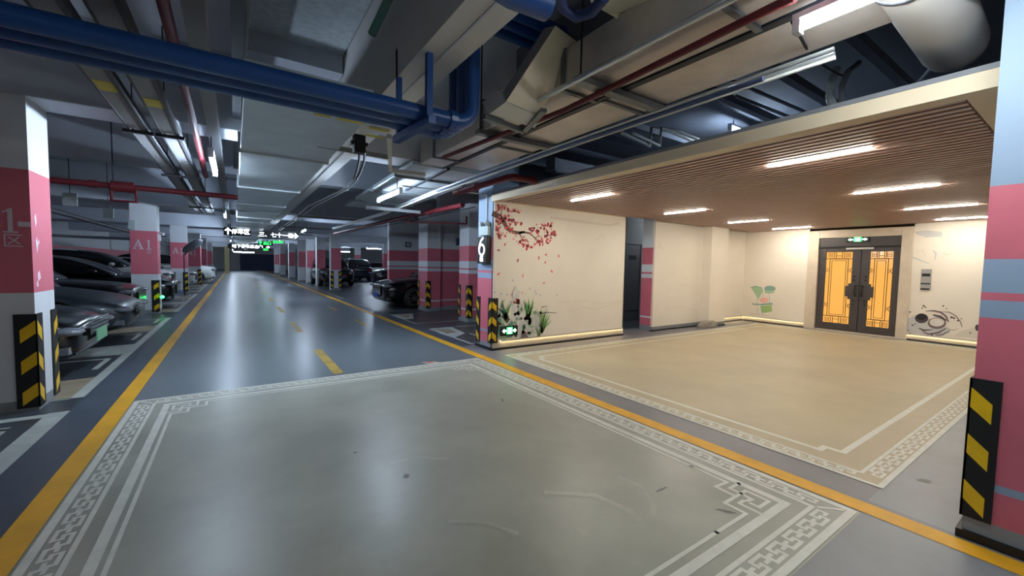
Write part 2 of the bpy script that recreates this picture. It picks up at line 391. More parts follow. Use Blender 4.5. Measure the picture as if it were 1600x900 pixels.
W = MB(); W.box(XL-.3, XL, YN, YF, 0, SLAB, 'wall_white'); W.box(XL, XL+.004, YN, YF, 1.36, 1.95, 'wall_pink'); W.box(XL, XL+.004, YN, YF, 0, .9, 'wall_pink'); struct(W, 'wall_left')
W = MB(); W.box(XR, XR+.3, 14.3, YF, 0, SLAB, 'wall_white'); W.box(XR-.004, XR, 14.3, YF, 1.2, 1.9, 'wall_pink'); struct(W, 'wall_right')
W = MB(); W.box(XL-.3, XR+.3, YF, YF+.3, 0, SLAB, 'wall_white'); W.box(.6, 5.0, YF-.02, YF, 0, 2.3, 'blue_dark'); struct(W, 'wall_far')
W = MB(); W.box(XL-.3, XR+.3, YN-.3, YN, 0, SLAB, 'wall_white'); struct(W, 'wall_near')

# ------------------------------------------------------------------ striped walls and pillars
BANDS_R = [(0, .12, 'wall_base'), (.12, .29, 'wall_pink'), (.29, .33, 'wall_white'), (.33, 1.18, 'wall_pink'), (1.18, 1.27, 'wall_white'), (1.27, 1.31, 'wall_pink'), (1.31, 1.48, 'wall_white'), (1.48, 1.85, 'wall_pink'), (1.85, 9, 'wall_white')]
BANDS_L = [(0, .10, 'wall_base'), (.10, 1.07, 'wall_white'), (1.07, 2.16, 'wall_pink'), (2.16, 9, 'wall_white')]
BANDS_F = [(0, .10, 'wall_base'), (.10, 1.0, 'wall_white'), (1.0, 2.08, 'wall_pink'), (2.08, 9, 'wall_white')]
BANDS_B = [(a, b, 'wall_blue' if m == 'wall_white' else m) for a, b, m in BANDS_R]
def banded(mb, x0, x1, y0, y1, top, bands, white_side=False):
    for z0, z1, m in bands:
        z1 = min(z1, top)
        if z1 > z0: 
            # only the outer skin of each band
            v = [(x0, y0), (x1, y0), (x1, y1), (x0, y1)]
            for i in range(4):
                a, b = v[i], v[(i+1) % 4]; mb.poly([(*a, z0), (*b, z0), (*b, z1), (*a, z1)], 'wall_white' if white_side and i == 3 else m)
    mb.poly([(x0, y0, top), (x1, y0, top), (x1, y1, top), (x0, y1, top)], 'wall_white')
def face_y(x, z, Y):      # text on a wall facing -Y
    return lambda u, v, w=0: (x+u, Y-w-.003, z+v)
G_ONE = [[(.1, 0), (.9, 0), (.9, .06), (.1, .06)], [(.38, .06), (.64, .06), (.64, 1), (.52, 1), (.38, .9)], [(.1, .84), (.12, .78), (.38, .86), (.52, 1)]]
G_A = [[(.10, .07), (.20, .07), (.51, .82), (.46, 1)], [(.46, 1), (.58, 1), (.92, .07), (.70, .07), (.44, .80)], [(.27, .30), (.66, .30), (.63, .37), (.31, .37)], [(0, 0), (.34, 0), (.34, .07), (0, .07)], [(.58, 0), (1, 0), (1, .07), (.58, .07)]]
def glyph(b, g, x, z, w, h, Y, m='letter'):
    for p in g: b.poly([(x+u*w, Y-.003, z+v*h) for u, v in p], m)
def pillar(x0, x1, y0, y1, top, bands, label, text=None):
    b = MB(); banded(b, x0, x1, y0, y1, top, bands, x0 > 3 and bands is BANDS_F and x0 < 5)
    if text: text(b)
    return struct(b, 'pillar', label, 'pillar')
def t_near(b):
    Y = 5.44
    c0, c1 = at_y(1, 363, Y), at_y(30, 326, Y); glyph(b, G_ONE, c0.x, c0.z, c1.x-c0.x, c1.z-c0.z, Y); glyph(b, G_A, c0.x-.31, c0.z, .29, c1.z-c0.z, Y)
    d0, d1 = at_y(10, 384, Y), at_y(31, 373, Y); b.text('区', face_y((d0.x+d1.x)/2, d0.z, Y), .13, 'letter')
    e0, e1 = at_y(28, 354, Y), at_y(47, 347, Y); b.box(e0.x, e1.x, Y-.003, Y, e0.z, e1.z, 'letter')
    fx = lambda u, v: (-1.5+.003, 5.47+u, v)
    for j, (u, z, w, h) in enumerate(((.04, 1.66, .05, .13), (.1, 1.5, .03, .05), (.05, 1.42, .05, .16), (.06, 1.17, .07, .1), (.03, 1.12, .04, .06))):
        rn = random.Random(j); b.poly([fx(u+w*rn.uniform(0, .4), z), fx(u+w, z+h*rn.uniform(0, .5)), fx(u+w*rn.uniform(.5, 1), z+h), fx(u, z+h*.7)], 'scrape')
    b.poly([(-1.9, Y-.003, 1.31), (-1.78, Y-.003, 1.33), (-1.84, Y-.003, 1.36)], 'scrape')
pillar(-2.0, -1.5, 5.44, 5.93, 2.8, BANDS_L, 'white pillar with wide pink band and A1 lettering beside the black car with a green plate', t_near)
def t_a1(Y, xc):
    def g(b):
        glyph(b, G_A, xc-.2, 1.62, .21, .24, Y); glyph(b, G_ONE, xc+.04, 1.62, .13, .24, Y); b.text('区', face_y(xc+.11, 1.53, Y), .09, 'letter')
    return g
pillar(-2.13, -1.62, 13.63, 14.1, 2.8, BANDS_F, 'white and pink A1 pillar with a small camera on its aisle edge', t_a1(13.63, -1.89))
pillar(-2.2, -1.66, 21.85, 22.3, 2.8, BANDS_F, 'white and pink pillar behind the dark convex mirror', t_a1(21.85, -1.93))
pillar(-2.2, -1.55, 28.0, 28.5, 2.8, BANDS_F, 'white and pink pillar between two white cars', t_a1(28.0, -1.9))
pillar(-2.1, -1.55, 33.8, 34.3, 2.8, BANDS_F, 'narrow pink pillar just beyond the white car with its nose out')
pillar(-2.1, -1.55, 42.0, 42.5, 2.8, BANDS_F, 'pink pillar deep along the aisle near the yellow lit post')
# right side
pillar(3.2, 3.75, -.2, .39, SLAB, BANDS_B, 'large pink and pale blue striped pillar close to the camera')
def plinth_box(x0, x1, y0, y1, label):
    b = MB(); b.box(x0-.02, x1+.02, y0-.02, y1+.02, 0, .045, 'skirting'); return struct(b, 'baseboard')
plinth_box(3.2, 3.75, -.2, .39, '')
pillar(3.45, 3.95, 5.69, 6.15, SLAB, BANDS_B, 'slim pale blue and pink pillar carrying the lit number 6')
plinth_box(3.45, 3.95, 5.70, 6.15, '')
pillar(4.64, 5.24, 8.72, 9.22, 2.86, BANDS_R, 'pink striped pillar in the row between the number 6 pillar and the black sedan')
pillar(4.63, 5.05, 11.24, 11.95, 2.9, BANDS_R, 'pink striped pillar hiding the tail of the black sedan')
pillar(3.95, 4.42, 21.9, 22.35, 2.8, BANDS_F, 'white and pink pillar in front of the parked van')
for i, (x, y) in enumerate(((3.85, 25.5), (3.75, 28.6), (3.6, 31.5), (3.5, 36.5), (3.5, 44.0), (3.6, 52.0))):
    pillar(x, x+.45, y, y+.45, 2.8, BANDS_F, 'pink and white pillar on the far side, '+['first', 'second', 'third', 'fourth', 'fifth', 'sixth'][i]+' beyond the van pillar')
for i, (x, y) in enumerate(((9.0, 30.0), (12.5, 30.0), (9.0, 38.5), (14.0, 38.5), (-7+1.0, 38.0))):
    pillar(x, x+.45, y, y+.45, 2.8, BANDS_F, 'pink banded pillar far behind the parked dark cars, '+['first', 'second', 'third', 'fourth', 'fifth'][i]+' from the aisle')
W = MB(); banded(W, 5.05, 12.3, 11.40, 11.62, 2.9, BANDS_R); W.box(5.05, 12.3, 11.40, 11.62, 2.9, SLAB, 'wall_white'); struct(W, 'wall_partition')
W = MB(); banded(W, 4.47, 12.3, 14.3, 14.5, 3.1, BANDS_R); W.box(4.47, 12.3, 14.3, 14.5, 3.1, SLAB, 'wall_white'); struct(W, 'wall_partition')
W = MB(); banded(W, 5.24, 12.3, 8.95, 9.15, 2.86, BANDS_R); W.box(5.24, 12.3, 8.95, 9.15, 2.86, SLAB, 'wall_white'); struct(W, 'wall_partition')
W = MB(); W.box(12.3, 12.6, YN, 14.5, 0, SLAB, 'grey_wall'); struct(W, 'wall_stair')
W = MB(); W.box(12.3, XR, 14.3, 14.5, 0, SLAB, 'wall_white'); struct(W, 'wall_side')

# ------------------------------------------------------------------ lobby forecourt walls
CZ = 2.42
def mural_pt(Y): return lambda u, v: (u, Y, v)
MU = MB(); MY = 5.66
MU.box(3.47, 6.62, MY, MY+.028, .16, CZ+.04, 'cream')
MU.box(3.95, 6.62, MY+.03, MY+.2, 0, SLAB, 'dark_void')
MU.box(3.47, 6.62, MY+.004, MY+.03, .0, .16, 'plinth')
MU.box(6.60, 6.62, MY, MY+.2, .0, CZ+.04, 'cream')
mz = MY-.002
_mz = [mz]
def mp(px, py):
    p = at_y(px, py, mz); return (p.x, p.z)
def mural_fn(u, v): return (u, mz, v)
def mural_up(u, v): return (u, mz-.0015, v)
def mural_up2(u, v): return (u, mz-.003, v)
rn = random.Random(3)
def petal(mb, u, v, r, m, fn, n=5, k=0.0):
    pts = []
    for i in range(n*3):
        a = 2*PI*i/(n*3)+k; q = r*(.75+.25*abs(math.cos(a*n/2)))*rn.uniform(.8, 1.1); pts.append(fn(u+q*math.cos(a), v+q*math.sin(a)))
    mb.poly(pts, m)
def blossoms(px, py, sx, sy, n, dens=('blossom', 'blossom', 'blossom2', 'blossom3')):
    for i in range(n):
        u, v = mp(px+rn.gauss(0, sx), py+rn.gauss(0, sy))
        if u < 3.5 or v > CZ-.05: continue
        fn = rn.choice((mural_up, mural_up2)); petal(MU, u, v, rn.uniform(.010, .028), rn.choice(dens), lambda a, b: (a, mz-.0015-rn.random()*.0, b) if fn is mural_up else (a, mz-.003, b), k=rn.random())
def brush(pxs, ws, m, fn=mural_fn): MU.stroke([mp(*p) for p in pxs], ws, m, fn)
brush([(769, 333), (779, 338), (787, 346), (792, 356), (799, 362), (811, 364), (820, 362)], [.09, .09, .08, .07, .06, .05, .03], 'branch')
brush([(811, 364), (818, 363), (826, 364), (832, 368), (838, 375), (848, 379)], [.035, .03, .025, .02, .018, .012], 'branch')
brush([(812, 366), (815, 371), (818, 376)], [.02, .015, .01], 'branch'); brush([(784, 343), (783, 330), (788, 322)], [.02, .014, .01], 'branch'); brush([(836, 371), (842, 369)], [.015, .01], 'branch')
for a in ((775, 324, 4, 4, 30), (786, 324, 5, 3, 18), (799, 329, 5, 2, 12), (808, 331, 3, 1.5, 6), (776, 345, 4, 4, 18), (788, 340, 4, 4, 14), (800, 344, 5, 2.5, 16), (811, 349, 5, 2, 9), (778, 356, 3, 4, 14), (782, 369, 4, 3, 14), (797, 357, 4, 4, 16), (818, 377, 5, 4, 20), (826, 386, 4, 3, 9), (834, 360, 5, 4, 22), (853, 352, 6, 3, 20), (858, 364, 6, 4, 26), (853, 375, 5, 4, 18), (842, 377, 4, 3, 14), (868, 366, 3, 1.5, 7)): blossoms(a[0], a[1], a[2], a[3], int(a[4]*1.15))
for px, py, a in ((779, 391, 0), (853, 398, .4), (842, 403, 1.5), (852, 410, .9), (779, 428, .6), (817, 431, 1.5), (862, 424, 2.2), (850, 442, .2), (873, 400, 1.8), (809, 407, 1.2), (789, 382, 1)):
    u, v = mp(px, py); l = rn.uniform(.03, .05); w = .018
    pts = [(u+math.cos(a+t)*(l if t in (0, PI) else w), v+math.sin(a+t)*(l if t in (0, PI) else w)) for t in (0, PI/2, PI, 3*PI/2)]
    MU.poly([mural_fn(*q) for q in pts], rn.choice(('blossom', 'blossom', 'blossom2', 'blossom3')))
# rocks and grasses
def mpoly(pts, m, fn=mural_fn): MU.poly([fn(*mp(*q)) for q in pts], m)
mpoly([(800, 470), (806, 447), (811, 458), (815, 480), (822, 500), (806, 528), (797, 512)], 'wash')
mpoly([(812, 505), (826, 492), (838, 486), (845, 500), (840, 516), (834, 527), (812, 529), (803, 518)], 'wash2', mural_up)
mpoly([(772, 500), (780, 492), (790, 510), (800, 500), (806, 518), (800, 527), (778, 529)], 'leaf2', mural_up)
mpoly([(783, 494), (790, 490), (797, 499), (792, 506)], 'ink', mural_up2); mpoly([(816, 514), (822, 520), (826, 528), (813, 529)], 'ink2', mural_up2)
mpoly([(774, 498), (780, 503), (783, 508), (776, 507)], 'ink', mural_up2)
mpoly([(778, 522), (792, 523), (790, 530), (778, 530)], 'lotus', mural_up2); mpoly([(806, 466), (812, 468), (811, 476), (806, 474)], 'blossom', mural_up2)
def grass(px, py, n, hmin, hmax, spread, cols, lean=0.0):
    for i in range(n):
        bx = px+rn.uniform(-1.5, 1.5); h = rn.uniform(hmin, hmax); dx = rn.uniform(-spread, spread)+lean
        brush([(bx, py), (bx+dx*.4, py-h*.55), (bx+dx, py-h)], [.022, .016, .004], rn.choice(cols), rn.choice((mural_fn, mural_up, mural_up2)))
for i in range(70):
    px, py = rn.uniform(776, 846), rn.uniform(488, 528)
    u, v = mp(px, py)
    if u < 3.95 and v < .42 or v < .18: continue
    petal(MU, u, v, rn.uniform(.015, .05), rn.choice(('wash', 'wash', 'wash2', 'lotus', 'leaf2', 'lotus2', 'lotus', 'lotus_pink')), mural_up2, 6, rn.random())
for i in range(40):
    px, py = rn.uniform(798, 822), rn.uniform(455, 500); u, v = mp(px, py); petal(MU, u, v, rn.uniform(.01, .03), rn.choice(('wash', 'lotus_pink', 'wash2', 'faint', 'lotus')), mural_up2, 6, rn.random())
grass(790, 500, 34, 14, 30, 10, ('leaf2', 'leaf', 'leaf3')); grass(826, 500, 44, 12, 36, 9, ('leaf', 'leaf', 'leaf3')); grass(846, 520, 36, 16, 40, 11, ('leaf3', 'leaf', 'leaf3'), 5)
grass(776, 520, 14, 10, 22, 6, ('leaf2', 'leaf', 'lotus')); grass(806, 526, 12, 8, 26, 5, ('leaf2', 'lotus')); grass(842, 527, 20, 8, 20, 8, ('leaf3', 'lotus')); grass(783, 480, 8, 8, 14, 6, ('leaf3', 'lotus'))
brush([(774, 478), (784, 487), (790, 495)], [.012, .018, .012], 'ink', mural_up2); brush([(844, 490), (856, 488), (870, 489)], [.018, .012, .006], 'ink', mural_up2); brush([(846, 480), (855, 478)], [.012, .006], 'ink', mural_up2)
brush([(800, 466), (801, 456), (805, 447)], [.01, .014, .008], 'ink2', mural_up2)
for px, py in ((792, 460), (828, 451), (836, 455), (844, 461), (773, 457), (870, 461), (783, 459), (838, 459), (801, 438), (810, 487), (815, 482), (808, 489)):
    u, v = mp(px, py); petal(MU, u, v, .022, 'ink2' if px > 805 and py > 470 else 'wash2', mural_up2)
for pts, w in (([(860, 340), (905, 346), (950, 352), (968, 349)], .05), ([(870, 472), (915, 470), (940, 475), (972, 470)], .012), ([(890, 486), (912, 480), (930, 484), (970, 472)], .012), ([(935, 372), (941, 366), (945, 375)], .02), ([(930, 374), (936, 375)], .015)):
    MU.stroke([mp(*q) for q in pts], w, 'faint', mural_up)
struct(MU, 'wall_mural', 'cream wall painted with a plum blossom branch and garden rocks', 'wall')
BS = MB(); BS.box(3.43, 6.62, MY-.02, MY+.03, 0, .035, 'skirting'); struct(BS, 'baseboard_mural')
def strip_light(p0, p1, d, label):
    """LED strip under the lower lip of a wall panel, d = out of the wall"""
    t = thing('skirting_light', ((p0[0]+p1[0])/2, (p0[1]+p1[1])/2, p0[2]), label, 'light strip', 'skirting light strips')
    b = MB(); b.obox(p0, p1, .014, .006, 'strip_led'); b.build('led_strip', t)
    b = MB(); b.obox(Vector(p0)+Vector((0, 0, .006)), Vector(p1)+Vector((0, 0, .006)), .018, .006, 'plinth'); b.build('channel', t)
MU_X = 3.75
# the lip: a shallow aluminium cover standing proud of the panel foot
def lip(x0, y0, x1, y1, n):
    return None

# second panel, pilaster, recess
PY = 5.70
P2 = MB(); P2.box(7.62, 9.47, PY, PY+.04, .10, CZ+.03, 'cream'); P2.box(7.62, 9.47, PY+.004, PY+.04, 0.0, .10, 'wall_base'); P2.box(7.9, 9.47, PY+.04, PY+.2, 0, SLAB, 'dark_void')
for pts in ([(1025, 388), (1032, 384), (1036, 390)], [(1063, 447), (1070, 444), (1078, 447)], [(1030, 384), (1033, 380)], [(1040, 482), (1060, 478), (1090, 486)]):
    P2.stroke([(at_y(*q, PY-.002).x, at_y(*q, PY-.002).z) for q in pts], .014, 'faint', lambda u, v: (u, PY-.002, v))
struct(P2, 'wall_panel', 'cream wall panel between the dark passage and the pilaster', 'wall')
pillar(7.60, 7.95, PY+.0401, PY+.32, SLAB, BANDS_R, 'pink striped pillar edge seen inside the dark passage opening')
PI_ = MB(); PI_.box(9.47, 10.2, PY-.22, PY+.1, .10, CZ+.03, 'cream'); PI_.box(9.48, 10.19, PY-.215, PY+.1, 0, .10, 'wall_base'); struct(PI_, 'wall_pilaster', 'cream pilaster projecting from the lobby wall', 'wall')
BS = MB(); BS.box(7.59, 9.47, PY-.012, PY+.03, 0, .03, 'skirting'); BS.box(9.46, 10.21, PY-.235, PY-.2, 0, .03, 'skirting'); struct(BS, 'baseboard_panel')
R2 = MB(); RYY = 5.78
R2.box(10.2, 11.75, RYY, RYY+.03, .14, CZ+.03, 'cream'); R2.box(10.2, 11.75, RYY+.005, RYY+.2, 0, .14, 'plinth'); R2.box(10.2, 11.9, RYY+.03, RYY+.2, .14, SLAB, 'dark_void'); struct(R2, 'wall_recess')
BS = MB(); BS.box(10.2, 11.65, RYY-.012, RYY+.01, 0, .03, 'skirting'); struct(BS, 'baseboard_recess')

for i, y in enumerate((1.35, 2.0, 2.65, 3.9, 4.5)):
    b = MB(); b.box(3.6, 11.6, y-.04, y+.04, 3.34, 3.42, 'void_joist'); tag(b.build('void_beam', origin=(7, y, 3.38)), ('first', 'second', 'third', 'fourth', 'fifth')[i]+' dark joist above the slat ceiling counted from the camera side', 'beam', None, 'structure')
# plastic wrapped roll at the foot of the pilaster
wr = MB()
rn2 = random.Random(5)
base = [(9.12, 5.66), (9.66, 5.45), (9.72, 5.36), (9.35, 5.40), (9.05, 5.52)]
ringz = [(0, 1.0), (.05, 1.02), (.1, .92), (.14, .7), (.155, .3)]
cx, cy = 9.4, 5.44
prev = []
vv = []; ff = []
N = 20
for z, s in ringz:
    for i in range(N):
        a = 2*PI*i/N; r = s*(1+rn2.uniform(-.16, .16)); vv.append((cx+.34*r*math.cos(a)+.05*math.sin(a*2), cy+.045*r*math.sin(a)-.03*math.cos(a), z+rn2.uniform(0, .012)))
for j in range(len(ringz)-1):
    for i in range(N): ff.append((j*N+i, j*N+(i+1) % N, (j+1)*N+(i+1) % N, (j+1)*N+i))
ff.append(tuple((len(ringz)-1)*N+i for i in range(N)))
wr.mesh(vv, ff, 'bagged', True)
tag(wr.build('plastic_wrapped_bundle', origin=(9.4, 5.44, 0)), 'low crumpled plastic wrapped bundle on the floor against the pilaster', 'bundle')

# door wall
DX = 11.65
DW = MB(); DS0, DS1 = 2.40, 4.27      # stone surround range in Y
for y0, y1 in ((YN+5.2, DS0), (DS1, RYY)):
    DW.box(DX, DX+.03, y0, y1, .14, CZ+.03, 'cream'); DW.box(DX+.005, DX+.2, y0, y1, 0, .14, 'plinth')
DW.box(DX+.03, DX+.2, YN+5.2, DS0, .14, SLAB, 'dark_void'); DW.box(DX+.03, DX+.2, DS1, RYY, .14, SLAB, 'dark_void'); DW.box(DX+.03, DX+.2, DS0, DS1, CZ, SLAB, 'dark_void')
def wp(px, py):
    p = at_x(px, py, DX-.002); return (p.y, p.z)
def wfn(k=0): return lambda u, v: (DX-.002-.0015*k, u, v)
def wpoly(pts, m, k=0): DW.poly([wfn(k)(*wp(*q)) for q in pts], m)
def wbrush(pts, w, m, k=0): DW.stroke([wp(*q) for q in pts], w, m, wfn(k))
def ell(px, py, rx, ry, n=22): return [(px+rx*math.cos(2*PI*i/n), py+ry*math.sin(2*PI*i/n)) for i in range(n)]
# ink bowls
wpoly([(1416, 500), (1430, 492), (1460, 500), (1482, 512), (1484, 520), (1465, 528), (1438, 522), (1420, 520)], 'wash2', 0)
wpoly(ell(1440, 497.5, 10.5, 7.5), 'ink', 1); wpoly(ell(1440, 495, 8.5, 5.2), 'sign_black', 2)
wpoly(ell(1464, 505, 14.5, 9), 'ink2', 2); wpoly(ell(1464, 503.5, 11.5, 6.6), 'faint', 3); wpoly(ell(1465, 503.5, 9, 4.8), 'wash', 4)
wbrush([(1446, 486), (1458, 485.5), (1470, 488), (1478, 494), (1482, 503)], [.01, .03, .035, .03, .02], 'ink2', 3)
wbrush([(1472, 487), (1484, 488), (1494, 494), (1501, 503), (1503, 511)], [.008, .016, .016, .014, .01], 'ink2', 3)
wbrush([(1458, 492), (1470, 495), (1479, 501)], [.03, .04, .02], 'ink', 3)
wbrush([(1440, 517), (1450, 522), (1466, 520), (1478, 513)], [.012, .03, .035, .02], 'ink2', 3); wbrush([(1462, 524), (1472, 523), (1485, 516)], [.012, .018, .01], 'ink', 3)
wbrush([(1482, 514), (1490, 516), (1498, 513)], [.008, .008, .004], 'ink2', 3); wbrush([(1436, 513), (1444, 516), (1458, 515)], [.02, .03, .01], 'ink', 4)
for px, py, r in ((1443, 478, .02), (1446, 480, .016), (1441, 481.5, .015), (1474, 478, .016), (1479, 482, .012), (1422, 487.5, .017), (1487, 496, .022), (1491, 497, .018), (1497, 501, .018), (1502, 498, .012), (1426, 508, .018), (1430, 506, .014), (1422, 521, .014), (1427, 522, .012), (1516, 520, .014), (1456, 523, .018), (1419, 516, .014)):
    u, v = wp(px, py); petal(DW, u, v, r, 'ink', wfn(3))
wpoly(ell(1527, 512, 3.5, 5), 'ink', 2); wpoly([(1500, 518), (1527, 510), (1527, 528), (1490, 526)], 'faint', 0)
wbrush([(1423, 401), (1436, 406), (1452, 412)], [.03, .022, .012], 'wash2', 1); wbrush([(1458, 391), (1462, 396), (1461, 407)], [.02, .03, .01], 'wash2', 1)
wbrush([(1433, 395), (1441, 391), (1446, 400)], [.01, .012, .01], 'faint', 1); wbrush([(1472, 396), (1480, 398), (1488, 397)], [.02, .03, .02], 'faint', 1)
wpoly([(1430, 362), (1448, 360), (1472, 362), (1472, 370), (1447, 371), (1432, 366)], 'wash2', 1)
# lotus
wpoly([(1173, 449), (1180, 447), (1190, 449), (1193, 454), (1188, 462), (1185, 468), (1179, 458)], 'lotus', 1); wbrush([(1173, 449), (1181, 447.5), (1191, 450)], [.02, .03, .02], 'lotus2', 2)
wpoly(ell(1203, 451, 9, 4.6), 'lotus2', 1); wpoly(ell(1202, 456, 8, 2.4), 'lotus', 2)
wpoly(ell(1194, 469, 7.5, 4.6, 9), 'lotus_pink', 3); wpoly([(1175, 474), (1188, 475), (1206, 473), (1208, 476), (1190, 477), (1176, 476)], 'lotus2', 2)
wpoly([(1188, 478), (1206, 477), (1206, 487), (1190, 489)], 'leaf3', 1)
for pts in ([(1183, 466), (1184, 490)], [(1192, 456), (1192, 492)], [(1202, 457), (1203, 476)], [(1197, 478), (1197, 489)]): wbrush(pts, .008, 'lotus2', 2)
wpoly([(1171, 489), (1188, 490), (1205, 494), (1172, 492)], 'faint', 0)
struct(DW, 'wall_door', 'cream end wall painted with a lotus and two ink bowls around the lobby door', 'wall')
BS = MB(); BS.box(DX-.014, DX+.01, .2, DS0, 0, .03, 'skirting'); BS.box(DX-.014, DX+.01, DS1, RYY, 0, .03, 'skirting'); struct(BS, 'baseboard_door')

# stone surround + double door
D = thing('door_1', (DX, 3.33, 0), 'double bronze door with gold glass panels in a beige stone surround', 'door'); D['kind'] = 'structure'
b = MB(); L0, L1, LZ, TZ = 2.58, 4.05, 1.96, 2.19
b.box(DX-.04, DX+.2, L1, DS1, 0, 2.37, 'stone'); b.box(DX-.04, DX+.2, DS0, L0, 0, 2.37, 'stone'); b.box(DX-.04, DX+.2, L0, L1, TZ, 2.37, 'stone'); b.build('stone_surround', D, bevel=.008)
b = MB(); b.box(DX+.0, DX+.16, L0, L1, LZ+.01, TZ, 'door_dark'); b.box(DX-.02, DX+.02, L0, L1, LZ, LZ+.03, 'door_black'); b.build('transom_panel', D, bevel=.004)
b = MB(); b.box(DX-.03, DX+.18, L0, L1, 0, .03, 'stone'); b.build('threshold', D)
YM = 3.245
def leaf(y0, y1, side):
    lf = MB(); g0, g1 = (y0+.12, y1-.24) if side > 0 else (y0+.24, y1-.12)   # wider stile towards the meeting edge
    if side < 0: g0, g1 = y0+.12, y1-.155
    else: g0, g1 = y0+.155, y1-.14
    z0, z1 = .2, 1.86
    X0, X1 = DX+.02, DX+.07
    lf.box(X0, X1, y0, g0, .035, LZ, 'door_dark'); lf.box(X0, X1, g1, y1, .035, LZ, 'door_dark'); lf.box(X0, X1, g0, g1, .035, z0, 'door_dark'); lf.box(X0, X1, g0, g1, z1, LZ, 'door_dark')
    o = lf.build('door_leaf', D, bevel=.004); o['_o'] = D['_o']
    gl = MB(); gl.box(DX+.04, DX+.05, g0, g1, z0, z1, 'gold'); g = gl.build('gold_glass', o); tag(g, 'glowing gold glass panel')
    lt = MB(); fn = lambda u, v: (DX+.030, u, v); w = g1-g0
    def fr(i, j, t=.011): lt.stroke([(g0+i, z0+j), (g1-i, z0+j), (g1-i, z1-j), (g0+i, z1-j)], t, 'door_black', fn, closed=True)
    fr(.075, .16, .012); fr(.115, .20, .010)
    for za, s in ((z0, 1), (z1, -1)):
        lt.stroke([(g0, za+s*.155), (g1, za+s*.155)], .014, 'door_black', fn)
        for t in (.3, .38, .62, .7): lt.stroke([(g0+w*t, za), (g0+w*t, za+s*.14)], .012, 'door_black', fn)
        lt.stroke([(g0+w*.38, za+s*.09), (g0+w*.62, za+s*.09)], .01, 'door_black', fn)
        for t in (.16, .84):
            c0, c1 = g0+w*t-.035, g0+w*t+.035
            lt.stroke([(c0, za+s*.03), (c1, za+s*.03), (c1, za+s*.11), (c0, za+s*.11)], .01, 'door_black', fn, closed=True)
            lt.stroke([(c0+.02, za+s*.07), (c1-.02, za+s*.07)], .02, 'door_black', fn)
    for zz in (z0+.42, z1-.42):
        for e, s in ((g0, 1), (g1, -1)):
            lt.stroke([(e, zz-.05), (e+s*.045, zz), (e, zz+.05)], .012, 'door_black', fn); lt.stroke([(e+s*.045, zz-.03), (e+s*.085, zz-.03)], .01, 'door_black', fn); lt.stroke([(e+s*.045, zz+.03), (e+s*.085, zz+.03)], .01, 'door_black', fn)
    for i in range(len(lt.f)):
        pass
    tag(lt.build('lattice', o), 'black geometric lattice over the glass')
    # stepped handle plate reaching over the glass
    hp = MB(); e = y1 if side < 0 else y0; s = -1 if side < 0 else 1
    hp.box(DX-.004, DX+.018, e, e+s*.25, .84, 1.08, 'door_dark'); hp.box(DX+.001, DX+.0185, e+s*.001, e+s*.20, .78, .84, 'door_dark'); hp.box(DX+.001, DX+.0185, e+s*.001, e+s*.20, 1.08, 1.14, 'door_dark')
    for zz in (.66, .74, 1.22, 1.30): hp.lathe([(0, -.02), (.014, -.015), (.018, 0)], (DX+.018, e+s*.10, zz), (1, 0, 0), 'door_black', 10)
    hp.build('handle_plate', o, bevel=.004)
    h = MB(); pts = [(DX-.01, e+s*.05, .86), (DX-.06, e+s*.055, .88), (DX-.075, e+s*.06, .98), (DX-.06, e+s*.055, 1.08), (DX-.01, e+s*.05, 1.10)]; h.tube(pts, .014, 'door_black', 8); h.build('pull_handle', o)
    return o
leaf(L0+.005, YM-.004, -1); leaf(YM+.004, L1-.005, 1)
b = MB(); b.box(DX-.03, DX+.02, 3.02, 3.52, LZ-.05, LZ-.005, 'brushed'); b.build('door_closer_bar', D, bevel=.004)

def exit_sign(name, c, axis, w, h, label):
    """axis 'x': face looks to -X (w along Y); axis 'y': face looks to -Y (w along X); sign lies on that wall"""
    t = thing(name, c, label, 'exit sign', 'lit exit signs'); cx, cy, cz = c; dep = .03
    if axis == 'y': fn = lambda u, v, k=0: (cx+u, cy-dep-k, cz+v)
    else: fn = lambda u, v, k=0: (cx-dep-k, cy-u, cz+v)
    b = MB()
    if axis == 'y': b.box(cx-w/2, cx+w/2, cy-dep, cy, cz-h/2, cz+h/2, 'sign_black')
    else: b.box(cx-dep, cx, cy-w/2, cy+w/2, cz-h/2, cz+h/2, 'sign_black')
    b.build('sign_case', t, bevel=.004)
    b = MB(); f1 = lambda u, v: fn(u*w, v*h, .002)
    for s in (-1, 1):
        b.poly([f1(s*.42, 0), f1(s*.30, .24), f1(s*.30, .09), f1(s*.19, .09), f1(s*.19, -.09), f1(s*.30, -.09), f1(s*.30, -.24)][::1], 'mint')
    b.poly([f1(-.16, -.34), f1(.17, -.34), f1(.17, .36), f1(-.16, .36)], 'green')
    b.build('lit_face', t)
    b = MB(); g = lambda u, v: fn(u*w, v*h, .004)
    b.poly([g(-.09, -.3), g(.1, -.3), g(.1, .3), g(-.09, .3)], 'mint')
    g2 = lambda u, v: fn(u*w, v*h, .005)
    b.disc(fn(.02*w, .2*h, .005), (0, -1, 0) if axis == 'y' else (-1, 0, 0), .03*w, 'green', 10)
    for p in ([(.0, .12), (-.015, -.06)], [(-.015, -.06), (-.05, -.14), (-.06, -.26)], [(-.015, -.06), (.03, -.14), (.02, -.26)], [(.0, .08), (.05, .0)], [(.0, .08), (-.05, .02)]):
        b.stroke([(q[0]*w, q[1]*h) for q in p], .012*w*3, 'green', lambda u, v: fn(u, v, .005))
    b.build('running_figure', t)
    return t
exit_sign('exit_sign', (DX, 3.32, 2.135), 'x', .42, .13, 'green lit exit sign on the dark transom above the double door')
